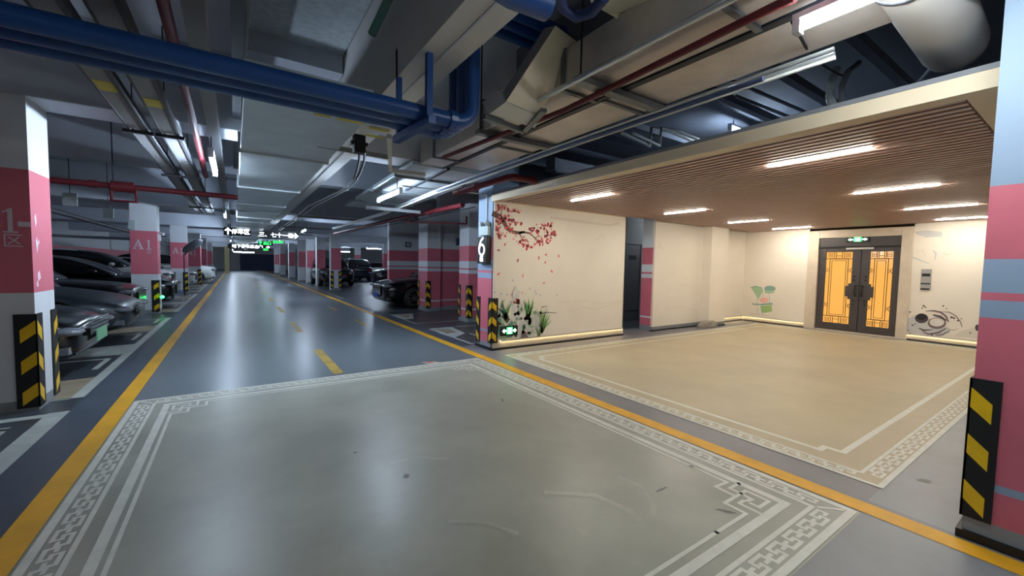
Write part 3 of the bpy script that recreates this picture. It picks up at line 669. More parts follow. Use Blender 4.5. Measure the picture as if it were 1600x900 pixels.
exit_sign('exit_sign', (3.78, MY, .31), 'y', .34, .16, 'green lit exit sign low on the blossom mural near the floor')
# intercom panel
t = thing('intercom_panel', (DX, 2.17, 1.27), 'slim brushed intercom panel on the wall beside the double door', 'intercom')
b = MB(); b.box(DX-.025, DX, 2.10, 2.25, 1.06, 1.49, 'brushed'); b.build('panel_body', t, bevel=.004)
b = MB(); b.box(DX-.03, DX-.022, 2.115, 2.235, 1.34, 1.40, 'sign_black'); b.build('screen', t); MB().box(DX-.03, DX-.022, 2.105, 2.245, 1.18, 1.205, 'sign_black').build('slot', t); MB().box(DX-.03, DX-.022, 2.115, 2.24, 1.07, 1.10, 'sign_black').build('nameplate', t)

# LED strips under the panel lips
def glow(p0, p1, nrm, label):
    n = Vector(nrm); q0 = Vector(p0)+n*.012; q1 = Vector(p1)+n*.012
    t = thing('skirting_light', (q0+q1)/2, label, 'light strip', 'skirting light strips')
    up = Vector((0, 0, 1))
    b = MB(); b.obox(q0+up*.004, q1+up*.004, .010, .004, 'strip_led'); b.build('led_strip', t)
    b = MB(); b.obox(q0+n*.010+up*.003, q1+n*.010+up*.003, .003, .022, 'cream'); b.build('front_lip', t)
    b = MB(); b.obox(q0+up*.01, q1+up*.01, .024, .008, 'plinth'); b.build('cover_channel', t)
glow((3.62, MY, .145), (6.6, MY, .145), (0, -1, 0), 'warm light strip along the foot of the blossom mural')
glow((10.22, RYY, .125), (11.62, RYY, .125), (0, -1, 0), 'warm light strip along the foot of the recessed corner wall')
glow((DX, DS1, .125), (DX, RYY-.02, .125), (-1, 0, 0), 'warm light strip under the lotus painting')
glow((DX, .9, .125), (DX, DS0, .125), (-1, 0, 0), 'warm light strip under the ink bowl painting')

# passage behind the opening: grey wall with a slate door
GY = 7.15
W = MB(); W.box(6.7, 7.9, GY, GY+.1, 0, SLAB, 'grey_wall'); W.box(7.9, 9.0, GY, GY+.1, 2.02, SLAB, 'grey_wall'); W.box(9.0, 12.3, GY, GY+.1, 0, SLAB, 'grey_wall'); struct(W, 'wall_passage')
t = thing('door_2', (8.45, GY, 0), 'plain slate grey door in the dark passage', 'door'); t['kind'] = 'structure'
b = MB(); b.box(7.9, 9.0, GY+.03, GY+.08, 0.01, 2.02, 'grey_door'); b.build('door_leaf', t); b = MB(); b.box(7.9, 9.0, GY+.02, GY+.03, .26, .275, 'black'); b.build('kick_trim', t)
b = MB(); q = at_y(990, 402, GY); b.box(q.x-.13, q.x+.13, GY+.015, GY+.03, q.z-.05, q.z+.05, 'sign_black'); b.build('door_plate', t)

tube_args = ((9.4, 6.35, 2.7), (10.4, 6.35, 2.7), 'unseen lamp added to brighten the dark passage behind the cream panel')
# ------------------------------------------------------------------ slatted canopy ceiling
t = thing('slat_ceiling', (7.5, 3, CZ), 'brown wood slat ceiling with a cream border over the lobby forecourt', 'ceiling'); t['kind'] = 'structure'
SX0, SX1, SY0, SY1 = 3.54, DX, .56, 5.58
LED_X = (4.33, 6.66, 8.9, 10.95); LED_Y = ((1.19, 1.97), (4.0, 4.79))
b = MB()
x = SX0
while x < SX1-.03:
    segs = [(SY0, SY1)]
    for lx in LED_X:
        if abs(x+.034-lx) < .02:
            segs = [(SY0, LED_Y[0][0]-.01), (LED_Y[0][1]+.01, LED_Y[1][0]-.01), (LED_Y[1][1]+.01, SY1)]
    for y0, y1 in segs: b.box(x, min(x+.056, SX1), y0, y1, CZ, CZ+.045, 'wood')
    x += .1
sl = b.build('wood_slats', t, bevel=.003)
b = MB(); b.box(SX0-.02, SX1, SY0-.05, SY1+.05, CZ+.06, CZ+.075, 'gap'); b.build('backing_board', t)
b = MB(); b.box(3.40, SX0-.015, .2, 5.655, CZ-.01, CZ+.09, 'cream_edge'); b.box(SX0-.015, DX, .22, SY0-.01, CZ, CZ+.06, 'cream_edge'); b.box(SX0-.015, 6.6, SY1+.01, 5.66, CZ, CZ+.06, 'cream_edge'); tag(b.build('cream_border', t), 'cream painted border')
b = MB(); b.box(3.395, 3.44, .2, 5.655, CZ+.09, CZ+.12, 'fascia'); b.box(3.44, DX, .2, 5.65, CZ+.091, CZ+.098, 'fascia'); tag(b.build('fascia', t), 'grey edge fascia')
nm = ('first', 'second', 'third', 'fourth')
for j, (y0, y1) in enumerate(LED_Y):
    for i, lx in enumerate(LED_X):
        tt = thing('linear_light', (lx, (y0+y1)/2, CZ), nm[i]+' linear lamp from the aisle in the slat ceiling row '+('farther from' if j == 0 else 'closer to')+' the mural wall', 'lamp', 'linear lamps in the slat ceiling')
        b = MB(); b.box(lx-.017, lx+.017, y0, y1, CZ-.012, CZ-.002, 'led'); b.build('diffuser', tt)
        b = MB(); b.box(lx-.030, lx+.030, y0-.008, y1+.008, CZ-.002, CZ+.05, 'housing'); b.build('lamp_body', tt)

# ------------------------------------------------------------------ corner guards
def guard(cx, cy, dx, dy, z0, z1, w, label, legs='xy', w2=None):
    t = thing('corner_guard', (cx, cy, z0), label, 'corner guard', 'striped corner guards'); th = .012; w2 = w2 or w
    b = MB(); c = (cx-dx*th, cy-dy*th)
    b.box(c[0], cx+dx*w, cy-dy*th, cy, z0, z1, 'black'); b.box(cx-dx*th, cx, c[1], cy+dy*w2, z0, z1, 'black'); b.build('rubber_angle', t, bevel=.002)
    n = 3; p = (z1-z0)/n; e = .0015
    b = MB()
    for i in range(n):
        za = z0+p*i+p*.08; hh = p*.42; r = p*.30
        b.poly([(cx-dx*.004, cy-dy*(th+e), za+r), (cx+dx*w*.72, cy-dy*(th+e), za), (cx+dx*w*.72, cy-dy*(th+e), za+hh), (cx-dx*.004, cy-dy*(th+e), za+r+hh)], 'guard_yellow')
        b.poly([(cx-dx*(th+e), cy-dy*.004, za+r), (cx-dx*(th+e), cy+dy*w2*.72, za), (cx-dx*(th+e), cy+dy*w2*.72, za+hh), (cx-dx*(th+e), cy-dy*.004, za+r+hh)], 'guard_yellow')
    tag(b.build('yellow_stripes', t), 'yellow reflective chevrons')
guard(-1.5, 5.44, -1, 1, .03, .88, .13, 'black and yellow corner guard on the near lettered pillar, front edge')
guard(-1.5, 5.93, -1, -1, .03, .88, .13, 'black and yellow corner guard on the near lettered pillar, edge beside the black car')
guard(-1.62, 13.63, -1, 1, .05, .85, .13, 'black and yellow corner guard on the A1 pillar with the camera')
guard(-1.66, 21.85, -1, 1, .05, .85, .15, 'black and yellow corner guard on the pillar behind the convex mirror')
guard(-1.55, 28.0, -1, 1, .05, .85, .15, 'black and yellow corner guard on the pillar between the white cars')
guard(3.2, .39, 1, -1, .12, .86, .11, 'black and yellow corner guard on the big pillar close to the camera', w2=.10)
guard(3.45, 5.66, 1, 1, .12, .86, .11, 'black and yellow corner guard between the number 6 pillar and the mural')
guard(3.45, 6.15, 1, -1, .08, .86, .11, 'black and yellow corner guard on the rear edge of the number 6 pillar')
guard(4.64, 8.72, 1, 1, .1, .9, .11, 'striped guard on the front edge of the pink pillar behind the number 6 pillar')
guard(4.64, 9.22, 1, -1, .1, .9, .11, 'striped guard on the rear edge of the pink pillar behind the number 6 pillar')
guard(4.63, 11.24, 1, 1, .1, .9, .11, 'striped guard on the front edge of the pillar hiding the sedan tail')
guard(4.63, 11.95, 1, -1, .1, .9, .11, 'black and yellow corner guard touching the side of the black sedan')
guard(3.95, 21.9, 1, 1, .1, .95, .12, 'black and yellow corner guard on the pillar in front of the van, aisle edge')
guard(4.42, 21.9, -1, 1, .1, .95, .12, 'black and yellow corner guard on the pillar in front of the van, van side edge')

# ------------------------------------------------------------------ ceiling lamps
def tube_light(p0, p1, label, m='tube', drop=.25, two=False, group='fluorescent tube lamps'):
    p0, p1 = Vector(p0), Vector(p1); d = (p1-p0).normalized()
    t = thing('hanging_tube_light', (p0+p1)/2, label, 'lamp', group)
    up = Vector((0, 0, 1)); b = MB(); b.tube([p0+d*.03, p1-d*.03], .021, m, 10); b.build('tube', t)
    b = MB(); b.obox(p0+up*.045, p1+up*.045, .055, .03, 'housing'); 
    for p, s in ((p0, 1), (p1, -1)): b.obox(p+d*s*.0+up*.0, p+d*s*.035+up*.0, .05, .07, 'housing')
    b.build('batten', t, bevel=.003)
    for k in (.15, .85):
        q = p0.lerp(p1, k); MB().tube([q+up*.055, q+up*(.06+drop)], .006, 'dark_steel', 6).build('suspension_rod', t)
    return t
tube_light((-.19, 5.25, 2.48), (-.19, 6.45, 2.48), 'bright tube lamp under the trunking in front of the A1 pillar', drop=.2)
tube_light((-.19, 11.7, 2.5), (-.19, 12.9, 2.5), 'second lit tube lamp along the trunking beyond the first bright one', drop=.2)
for i, y in enumerate((20, 28, 36, 44, 52, 60)):
    tube_light((-.2, y, 2.5), (-.2, y+1.2, 2.5), ['third', 'fourth', 'fifth', 'sixth', 'seventh', 'eighth'][i]+' lit tube lamp along the trunking, small in the distance', drop=.2)
tube_light((2.1, 6.15, 2.49), (2.1, 7.35, 2.49), 'lit tube lamp under the silver ducts at the end of the white conduit', drop=.2)
tube_light((2.32, -.25, 2.6), (2.32, .97, 2.6), 'bright tube lamp at the top edge above the canopy corner', m='tube_off', drop=.085)
tube_light((5.75, 3.15, 3.38), (6.4, 3.15, 3.38), 'short lit lamp above the slat ceiling in the dark void', drop=.1)
for i, (x, y) in enumerate(((2.1, 16), (2.1, 26), (2.1, 37), (2.1, 48))):
    tube_light((x, y, 2.5), (x, y+1.2, 2.5), ['first', 'second', 'third', 'fourth'][i]+' far lamp of the aisle side row beyond the sedan', drop=.2)
for i, (x, y) in enumerate(((8, 21), (8.5, 33), (14, 24), (14, 34), (17, 44), (9, 46))):
    tube_light((x, y, 2.5), (x+1.2, y, 2.5), ['first', 'second', 'third', 'fourth', 'fifth', 'sixth'][i]+' lamp over the far parking rows behind the dark cars', drop=.2)
for i, (x, y) in enumerate(((-.2, -3.0),)):
    tube_light((x, y, 2.5), (x, y+1.2, 2.5), ('tube lamp behind the camera on the trunking', 'lamp over the parked cars beyond the near pillar', 'lamp over the parked cars beyond the A1 pillar')[i], m='tube_off', drop=.2)

tube_light(*tube_args, m='tube_off', drop=.2)  # added lamp out of view, brightens the passage behind the opening
# ------------------------------------------------------------------ trunking, trays, conduits
t = thing('lighting_trunking', (-.16, 20, 2.74), 'grey lighting trunking running along the aisle above the tube lamps', 'trunking')
b = MB(); b.box(-.21, -.11, YN, 60, 2.69, 2.79, 'grey_tray'); b.build('trunking_body', t)
for y in range(1, 40, 3): MB().tube([(-.16, y, 2.79), (-.16, y, SLAB)], .006, 'dark_steel', 6).build('hanger_rod', t)
t = thing('cable_trunking', (.04, 8, 2.95), 'dark cable trunking beside the pale soffit', 'trunking'); b = MB(); b.box(.0, .075, YN, 8.4, 2.93, 3.05, 'dark_steel'); b.build('trunking_body', t); b = MB(); b.box(.076, .1, YN, 8.4, 2.95, 3.02, 'grey_tray'); b.build('side_rail', t)
for i, x in enumerate((-.79, -.56)):
    t = thing('cable_tray', (x+.07, 6, 2.6), ('wider grey cable tray hung beside the near pillar', 'grey cable tray hung next to the red sprinkler pipe')[i], 'cable tray', 'cable trays')
    b = MB(); b.box(x, x+.11, 1.0 if i else .5, 13.4, 2.6, 2.612, 'grey_tray'); b.build('tray_bed', t)
    b = MB(); b.box(x+.11, x+.135, .5, 13.4, 2.592, 2.66, 'tray_rail'); b.box(x-.012, x, .5, 13.4, 2.592, 2.66, 'tray_rail'); b.build('tray_rail', t)
    b = MB(); y = (3.95, 4.15)[i]; b.box(x+.005, x+.11, y, y+.2, 2.597, 2.601, 'sticker'); tag(b.build('sticker', t), 'yellow warning sticker')
    for y in (2.5, 5.2, 7.6, 9.6, 11.8): MB().tube([(x+.02, y, 2.575), (x+.02, y, SLAB)], .006, 'dark_steel', 6).box(x-.05, x+.17, y-.02, y+.02, 2.56, 2.59, 'tray_rail').build('trapeze_hanger', t)

def pipe(name, path, r, m, label, cat='pipe', group=None, collars=(), n=14):
    b = MB(); b.tube(path, r, m, n)
    if not collars:
        o = b.build(name, origin=path[0]); return tag(o, label, cat, group)
    t = thing(name, path[0], label, cat, group); b.build('pipe_run', t)
    for c, ax, L in collars:
        q = MB(); q.lathe([(r, -L/2), (r*1.28, -L/2), (r*1.28, L/2), (r, L/2)], c, ax, m, n, False); q.build('coupling', t)
    return t
def arc(c, a, b, r, n=6, e1=None, e2=None):
    """quarter bend from direction e1 to e2 about corner point c"""
    e1, e2 = Vector(e1), Vector(e2); c = Vector(c); o = c-e1*r+e2*r
    return [o+(-e2*math.cos(k*PI/2/n)+e1*math.sin(k*PI/2/n))*r for k in range(n+1)]
# three blue pipes
BZ, BR = 2.40, .052
for i, y in enumerate((2.65, 2.785, 2.92)):
    xr = 1.42+i*.0
    path = [(-6.9, y, BZ), (xr-.12, y, BZ)]+arc((xr, y, BZ), 0, 0, .12, 6, (1, 0, 0), (0, 0, 1))[1:]+[(xr, y, 3.05)]+arc((xr, y, 3.3), 0, 0, .1, 5, (0, 0, 1), (1, 0, 0))[1:]+[(2.25, y, 3.3)]
    pipe('water_pipe', path, BR, 'blue', ('blue water pipe crossing overhead, the one closest to the camera of the three', 'blue water pipe crossing overhead, the middle one of the three', 'blue water pipe crossing overhead, the one hidden farthest behind the other two')[i], 'pipe', 'blue water pipes',
         collars=[((xr-.16, y, BZ), (1, 0, 0), .05)])
t = thing('pipe_hanger', (1.07, 2.7, BZ), 'blue trapeze hanger holding the three blue pipes beside the risers', 'pipe hanger')
b = MB(); b.box(1.035, 1.075, 2.54, 2.58, BZ-.10, 2.97, 'blue'); b.build('upright', t); b = MB(); b.box(.995, 1.03, 3.0, 3.04, BZ-.10, 2.95, 'blue'); b.build('upright', t)
b = MB(); b.obox((1.055, 2.50, BZ-.08), (1.01, 3.08, BZ-.08), .05, .05, 'blue'); b.build('cross_bar', t)
# big blue pipe end at top right of the riser
# ducts
def duct(name, x0, x1, y0, y1, z0, z1, m, label, joints, fl='flange', extra=None):
    t = thing(name, ((x0+x1)/2, y0, z0), label, 'duct')
    b = MB(); b.box(x0, x1, y0, y1, z0, z1, m); b.build('duct_body', t, bevel=.006)
    for y in joints: MB().box(x0-.02, x1+.02, y-.018, y+.018, z0-.02, z1+.02, fl).build('flange_joint', t)
    return t
duct('air_duct', .06, .86, 3.12, 34, 2.50, 2.66, 'steel', 'wide silver air duct hanging along the middle of the aisle', (5.0, 7.4, 9.6, 11, 12.6, 14, 16, 18, 20, 23, 26, 30), 'steel')
t = duct('air_duct', 2.10, 2.43, -1.0, 5.38, 2.75, 3.05, 'duct_r', 'narrow dull silver duct beside the red pipe over the aisle edge', (1.2, 2.45, 3.7, 4.9))
t = duct('air_duct', 2.50, 2.96, -1.0, 5.2, 2.75, 3.0, 'duct_r', 'broad dull silver duct along the canopy edge', (.1, 2.4, 4.0))
b = MB(); b.box(2.435, 2.495, -1, 5.6, 2.74, 2.8, 'dark_steel'); tag(b.build('duct_rail', origin=(2.46, 2, 2.77)), 'dark steel rail between the two dull silver ducts', 'rail')
# duct end: drop section with reflective panels
t = thing('air_duct', (2.8, 6.1, 2.6), 'silver duct section slanting down beyond the canopy corner', 'duct')
b = MB(); v = [(2.0, 5.40, 2.735), (3.2, 5.40, 2.735), (3.2, 9.5, 2.62), (2.0, 9.5, 2.62)]; b.mesh([*v, *[(x, y, z+.055) for x, y, z in v]], [(0, 3, 2, 1), (4, 5, 6, 7), (0, 1, 5, 4), (1, 2, 6, 5), (2, 3, 7, 6), (3, 0, 4, 7)], 'steel'); b.build('duct_body', t)
b = MB(); b.obox((2.48, 5.3, 2.725), (2.48, 7.0, 2.675), .05, .03, 'dark_steel'); b.build('rail_strip', t);
for y, z in ((6.1, 2.70), (7.4, 2.665), (8.6, 2.63)): MB().box(1.98, 3.22, y-.02, y+.02, z-.02, z+.075, 'flange').build('flange_joint', t)
# brackets across the right hand ducts
for i, y in enumerate((2.2, 3.62)):
    b = MB(); b.box(2.0, 3.02, y-.04, y+.04, 2.69, 2.735, 'flange'); b.tube([(3.0, y, 2.7), (3.0, y, SLAB)], .008, 'dark_steel', 6); b.tube([(2.04, y, 2.7), (2.04, y, SLAB)], .008, 'dark_steel', 6)
    tag(b.build('duct_bracket', origin=(2.5, y, 2.7)), ('steel channel bracket under the silver ducts above the canopy', 'steel channel bracket under the silver ducts close to the cream duct end')[i], 'bracket', 'duct brackets')
pipe('sprinkler_pipe', [(2.2, -.8, 2.69), (2.2, .9, 2.69), (2.26, 2.6, 2.68), (2.06, 4.55, 2.66)], .022, 'red', 'thin red sprinkler pipe running under the dull silver ducts', collars=[((2.2, .95, 2.69), (0, 1, 0), .05), ((2.24, 2.2, 2.685), (0, 1, 0), .05)])
for i, (kx, z, m) in enumerate(((2.24, 2.57, 'conduit'), (2.29, 2.55, 'conduit'), (2.34, 2.53, 'white_conduit'))):
    X = kx*(z-1.4)*1.0
    pipe('conduit', [(X, .9, z), (X, 3.0, z), (X-.02, 6.2, z-.03), (X+.05, 9.0, z-.08), (X-.05, 14, z-.1)], .011, m, ('bright conduit closest to the broad duct edge', 'bright conduit in the middle of the trio below the broad duct', 'pale conduit outermost of the trio below the broad duct')[i], 'conduit', 'conduits along the broad duct', n=8)
pipe('conduit', [(2.42, 1.15, 2.45), (2.42, 4.4, 2.45), (2.45, 5.6, 2.45)], .014, 'blue_conduit', 'slate blue conduit running along above the canopy edge', 'conduit', n=8)
# dark duct high up on the right
duct('air_duct', 2.3, 2.9, -1.5, 3.4, 3.1, 3.5, 'dark_duct', 'dark grey duct high up behind the cream wrapped duct', (.4, 1.9))
pipe('conduit', [(1.98, -1, 2.69), (1.98, 3.3, 2.69)], .02, 'conduit', 'pale edge pipe along the narrow duct', 'conduit', n=8)
# cream slanted duct
t = thing('wrapped_duct', (1.85, 2.6, 2.6), 'cream wrapped square duct slanting down with a white end box', 'duct')
def kd(px, py, dz): d = ray(px, py); return CO+d*(dz/d.z)
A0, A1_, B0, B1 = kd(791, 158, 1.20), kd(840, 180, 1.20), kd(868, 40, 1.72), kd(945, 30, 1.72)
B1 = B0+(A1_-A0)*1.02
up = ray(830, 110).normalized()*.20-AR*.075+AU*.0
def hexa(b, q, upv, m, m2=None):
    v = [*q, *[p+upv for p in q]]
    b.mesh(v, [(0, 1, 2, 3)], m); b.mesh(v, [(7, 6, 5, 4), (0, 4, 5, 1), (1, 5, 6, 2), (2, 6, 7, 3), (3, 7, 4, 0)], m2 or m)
b = MB(); hexa(b, [A0, A1_, B1, B0], up, 'pale_duct', 'pale_duct_shade'); b.build('duct_body', t)
b = MB(); hexa(b, [kd(765, 178, 1.16), kd(836, 200, 1.16), A1_-Vector((0, 0, .005)), A0-Vector((0, 0, .005))], Vector((0, .12, .12)), 'white_conduit'); tag(b.build('end_box', t), 'white end box')
b = MB(); b.obox(kd(756, 182, 1.15), kd(818, 205, 1.15), .04, .04, 'flange'); b.obox(kd(818, 205, 1.15), kd(850, 172, 1.20), .05, .03, 'flange'); b.build('support_angle', t)
t = thing('wrapped_duct', kd(990, 10, 1.6), 'crumpled cream insulation wrap at the top edge above the slanting duct', 'insulation')
b = MB(); q = [(925, 8), (948, 20), (972, 31), (1000, 18), (1040, -5), (1060, -30), (980, -40), (935, -20)]
lo = [kd(x_, y_, 1.62+(.05 if i % 2 else 0)) for i, (x_, y_) in enumerate(q)]; n_ = len(q); hi = [p+Vector((-.04, .1, .22)) for p in lo]
b.mesh(lo+hi, [tuple(range(n_)), tuple(range(2*n_-1, n_-1, -1))]+[(i, n_+i, n_+(i+1) % n_, (i+1) % n_) for i in range(n_)], 'pale_duct'); b.build('wrap', t, bevel=.01)
pipe('water_pipe', [kd(760, -40, 1.25), kd(800, -14, 1.25), kd(856, 8, 1.25)], .07, 'blue', 'short fat blue pipe stub at the top edge beside the cream wrapped duct')
pipe('water_pipe', [kd(945, -5, 1.48), kd(925, 18, 1.48), kd(900, 27, 1.48), kd(880, 12, 1.5), kd(872, -20, 1.52)], .032, 'blue_dark', 'dark blue pipe bending over the top of the cream duct', 'pipe')
# off-white cylinder at the top right
pa, pb = Vector((2.35, .47*1.5*.62, 2.9)), None
pc0 = kd(1420, -60, 1.45); pc1 = kd(1494, 78, 1.45)
ax = (pc1-pc0).normalized()
t = thing('drain_pipe', pc0, 'fat off-white pipe with a rounded end at the top above the canopy', 'pipe')
b = MB(); R_ = .155; L_ = (pc1-pc0).length
b.lathe([(R_, -.1), (R_, L_-.12), (R_*.96, L_-.05), (R_*.8, L_), (R_*.45, L_+.03), (0.001, L_+.04)], pc0, ax, 'white_pvc', 28); b.build('pipe_body', t)
b = MB(); b.lathe([(R_+.002, .02), (R_+.008, .02), (R_+.008, .06), (R_+.002, .06)], pc0, ax, 'fascia', 28); b.build('pipe_strap', t)
# flexible hoses above the canopy
def kz(px, py, z): return at_z(px, py, z)
pipe('flexible_hose', [kz(1308, 105, 3.2), kz(1300, 125, 3.1), kz(1296, 150, 2.9), kz(1303, 172, 2.55)], .03, 'panel_grey', 'pale flexible hose dropping onto the canopy top', 'hose')
pipe('flexible_hose', [kz(1342, 98, 3.2), kz(1325, 112, 3.1), kz(1315, 135, 2.9), kz(1314, 172, 2.55)], .022, 'dark_duct', 'darker flexible hose curling down beside the pale one', 'hose')
pipe('lamp_cable', [(2.32, .98, 2.64), kz(1260, 75, 2.75), kz(1285, 102, 2.9), kz(1308, 115, 3.0), kz(1325, 120, 3.1)], .008, 'cable', 'thin dark cable looping from the bright tube lamp', 'cable', n=6)
for i, (a, c, z) in enumerate((((1420, 147), (1463, 98), 3.1), ((1150, 150), (1290, 205), 3.3), ((1060, 90), (1270, 180), 3.35))):
    pipe('steel_strut', [kz(*a, z), kz(*c, z)], .02, 'dark_duct', ('steel strut below the fat off-white pipe', 'dark strut next to the short lamp over the canopy', 'long dark strut over the slat ceiling')[i], 'strut', 'struts in the void above the canopy', n=6)
for i, (x, y) in enumerate(((5.2, 5.3), (7.2, 5.2), (9.0, 4.8))):
    b = MB(); b.box(x-.9, x+1.0, y-.12, y+.12, 2.95+.1*i, 3.15+.1*i, 'dark_duct'); b.box(x-.9, x+1.0, y-.2, y-.15, 2.9, 2.93, 'tray_rail'); tag(b.build('vent_duct', origin=(x, y, 2.95)), ('dark branch duct over the mural wall', 'dark branch duct over the passage opening', 'dark branch duct over the pilaster')[i], 'duct', 'dark branch ducts above the canopy')
z_ = 3.0
pth = [kz(972, 208, z_), kz(1015, 228, z_), kz(1018, 200, z_+.25), kz(1045, 205, z_+.25), kz(1102, 228, z_+.2)]
pipe('white_pipe', pth, .022, 'white_conduit', 'pale pipe with a step bend over the canopy behind the ducts', 'pipe', n=8)
pipe('white_pipe', [p+Vector((.1, -.08, .0)) for p in pth], .018, 'white_conduit', 'thinner pale pipe doubling the step bend over the canopy', 'pipe', n=8)

# pale bracket, tray and black cables over the aisle
t = thing('support_frame', kd(608, 240, 1.1), 'white steel angle frame hanging past the blue pipes', 'frame')
b = MB(); a0, a1, a2 = kd(608, 213, 1.08), kd(610, 266, 1.08), kd(664, 273, 1.08); b.obox(a0, a1, .04, .04, 'white_conduit', Vector((0, 1, 0))); b.build('upright_angle', t); b = MB(); b.obox(a1, a2, .04, .04, 'white_conduit'); b.build('cross_angle', t)
t = thing('cable_tray', kd(560, 200, 1.15), 'short white cable tray with yellow stickers below the blue pipes', 'cable tray')
b = MB(); q = [kd(508, 186, 1.16), kd(618, 203, 1.16), kd(620, 214, 1.16), kd(512, 200, 1.16)]; hexa(b, q, Vector((0, 0, .05)), 'white_conduit'); b.build('tray_bed', t)
b = MB()
for a in ((577, 199), (570, 210)): c = kd(*a, 1.155); b.box(c.x, c.x+.17, c.y-.025, c.y+.025, c.z-.004, c.z, 'sticker')
b.build('sticker', t)
b = MB(); b.obox(kd(496, 226, 1.12), kd(606, 246, 1.12), .03, .045, 'grey_tray'); tag(b.build('steel_rail', origin=kd(550, 236, 1.12)), 'grey steel rail behind the black cable bundle', 'rail')
t = thing('cable_bundle', kd(561, 225, 1.12), 'black cable bundle dropping from a black connector to the conduits', 'cable')
b = MB(); c = kd(561, 222, 1.10); b.box(c.x-.05, c.x+.05, c.y-.04, c.y+.04, c.z-.1, c.z+.06, 'cable'); b.box(c.x-.075, c.x+.075, c.y-.03, c.y+.03, c.z-.03, c.z+.0, 'cable'); b.build('connector', t, bevel=.006)
b = MB()
for dx in (0, 8): b.tube([kd(562+dx, 236, 1.10), kd(561+dx, 252, 1.12), kd(557+dx*.8, 268, 1.14), kd(553+dx*.5, 280, 1.15)], .014, 'cable', 8)
b.build('cable', t)
for i, dx in enumerate((0, 7)):
    pipe('conduit', [kd(553+dx, 280, 1.15), kd(535+dx, 297, 1.15), kd(482+dx*1.5, 322, 1.15), kd(455+dx, 345, 1.15), kd(430+dx*.5, 362, 1.15)], .011, 'conduit', ('silver conduit sweeping away from the black cables, inner', 'silver conduit sweeping away from the black cables, outer')[i], 'conduit', 'conduits from the black cables', n=8)
b = MB(); q0 = kd(424, 168, 1.10); b.box(.5, .62, 3.35, 3.43, 2.494, 2.499, 'sticker'); b.box(.66, .86, 3.35, 3.43, 2.494, 2.499, 'sticker'); tag(b.build('warning_sticker', origin=(.68, 3.4, 2.495)), 'yellow warning sticker on the underside of the silver duct', 'sticker')
# flexible grey band on the beam side
pipe('flexible_hose', [(.94, 1.3, 3.5), (.94, 2.4, 3.42), (.94, 2.95, 3.3), (.88, 3.25, 3.12)], .03, 'leaf2', 'grey green flexible hose with yellow tape on the side of the pale beam', 'hose')

# red fire pipes
pipe('fire_pipe', [(-.28, -.5, 2.72), (-.28, 2.2, 2.72), (-.30, 4.6, 2.68), (-.34, 7.6, 2.62)], .030, 'red', 'red fire pipe running along the aisle between the cable trays and the trunking', collars=[((-.28, 2.3, 2.72), (0, 1, 0), .06)])
t = pipe('fire_pipe', [(-6.9, 7.95, 2.42), (.05, 7.95, 2.40)], .04, 'red', 'red fire pipe crossing above the parked cars by the A1 pillar', collars=[((-1.6, 7.95, 2.405), (1, 0, 0), .08), ((-3.2, 7.95, 2.41), (1, 0, 0), .08)])
t = thing('valve_set', (-1.35, 7.95, 2.3), 'red valve set with hanging loop on the crossing fire pipe', 'valve')
b = MB(); b.lathe([(.04, -.12), (.075, -.12), (.075, .12), (.04, .12)], (-1.3, 7.95, 2.40), (1, 0, 0), 'red', 14, False); b.build('valve_body', t)
b = MB(); b.tube([(-1.42, 7.95, 2.37), (-1.42, 7.95, 2.2), (-1.16, 7.95, 2.2), (-1.16, 7.95, 2.37)], .022, 'red', 10); b.build('bypass_loop', t); b = MB(); b.tube([(-1.4, 7.95, 2.44), (-1.4, 7.95, SLAB)], .008, 'dark_steel', 6); b.build('hanger_rod', t)
pipe('fire_pipe', [(2.98, 6.1, 2.55), (2.98, 4.55, 2.55), (3.02, 4.48, 2.55), (3.38, 4.48, 2.55)], .045, 'red', 'red fire pipe ending above the number 6 pillar', collars=[((2.98, 5.4, 2.55), (0, 1, 0), .08), ((3.34, 4.48, 2.55), (1, 0, 0), .07)])
pipe('fire_pipe', [(3.35, 6.55, 2.45), (3.30, 7.4, 2.45), (3.15, 9.6, 2.43), (3.0, 16, 2.43)], .045, 'red', 'red fire pipe with valves over the right bays behind the number 6 pillar'.replace('right ', ''), collars=[((3.27, 7.9, 2.445), (0, 1, 0), .1), ((3.22, 8.5, 2.44), (0, 1, 0), .1)])
pipe('fire_pipe', [(3.18, 9.0, 2.40), (3.2, 9.0, 2.33), (4.4, 8.4, 2.33), (4.4, 8.4, 2.5)], .025, 'red', 'thin red branch pipe with an upturned end in front of the grey partition', 'pipe')
pipe('conduit', [(2.1, 6.1, 2.56), (3.42, 5.85, 2.55), (3.435, 5.85, 2.5), (3.435, 5.85, 2.02)], .010, 'white_conduit', 'white conduit running from the tube lamp down the number 6 pillar', 'conduit', n=8)
pipe('conduit', [(3.0, 14, 2.35), (3.4, 9.0, 2.38), (3.46, 6.3, 2.40)], .008, 'cable', 'thin black cable sagging behind the number 6 pillar', 'cable', n=6)
b = MB(); b.box(2.05, 3.1, 7.9, 7.98, 2.40, 2.46, 'grey_tray'); tag(b.build('hanging_channel', origin=(2.6, 7.94, 2.43)), 'grey steel channel beneath the lit lamp by the silver ducts', 'channel')
for i, (y, x) in enumerate(((11.5, 1.9), (15.5, 1.9), (19.5, 1.9))):
    b = MB(); b.box(x-.6, x+.9, y, y+.08, 2.5, 2.56, 'grey_tray'); tag(b.build('hanging_channel', origin=(x, y, 2.5)), ('first', 'second', 'third')[i]+' steel channel crossing beyond the lamp', 'channel', 'steel channels over the aisle')

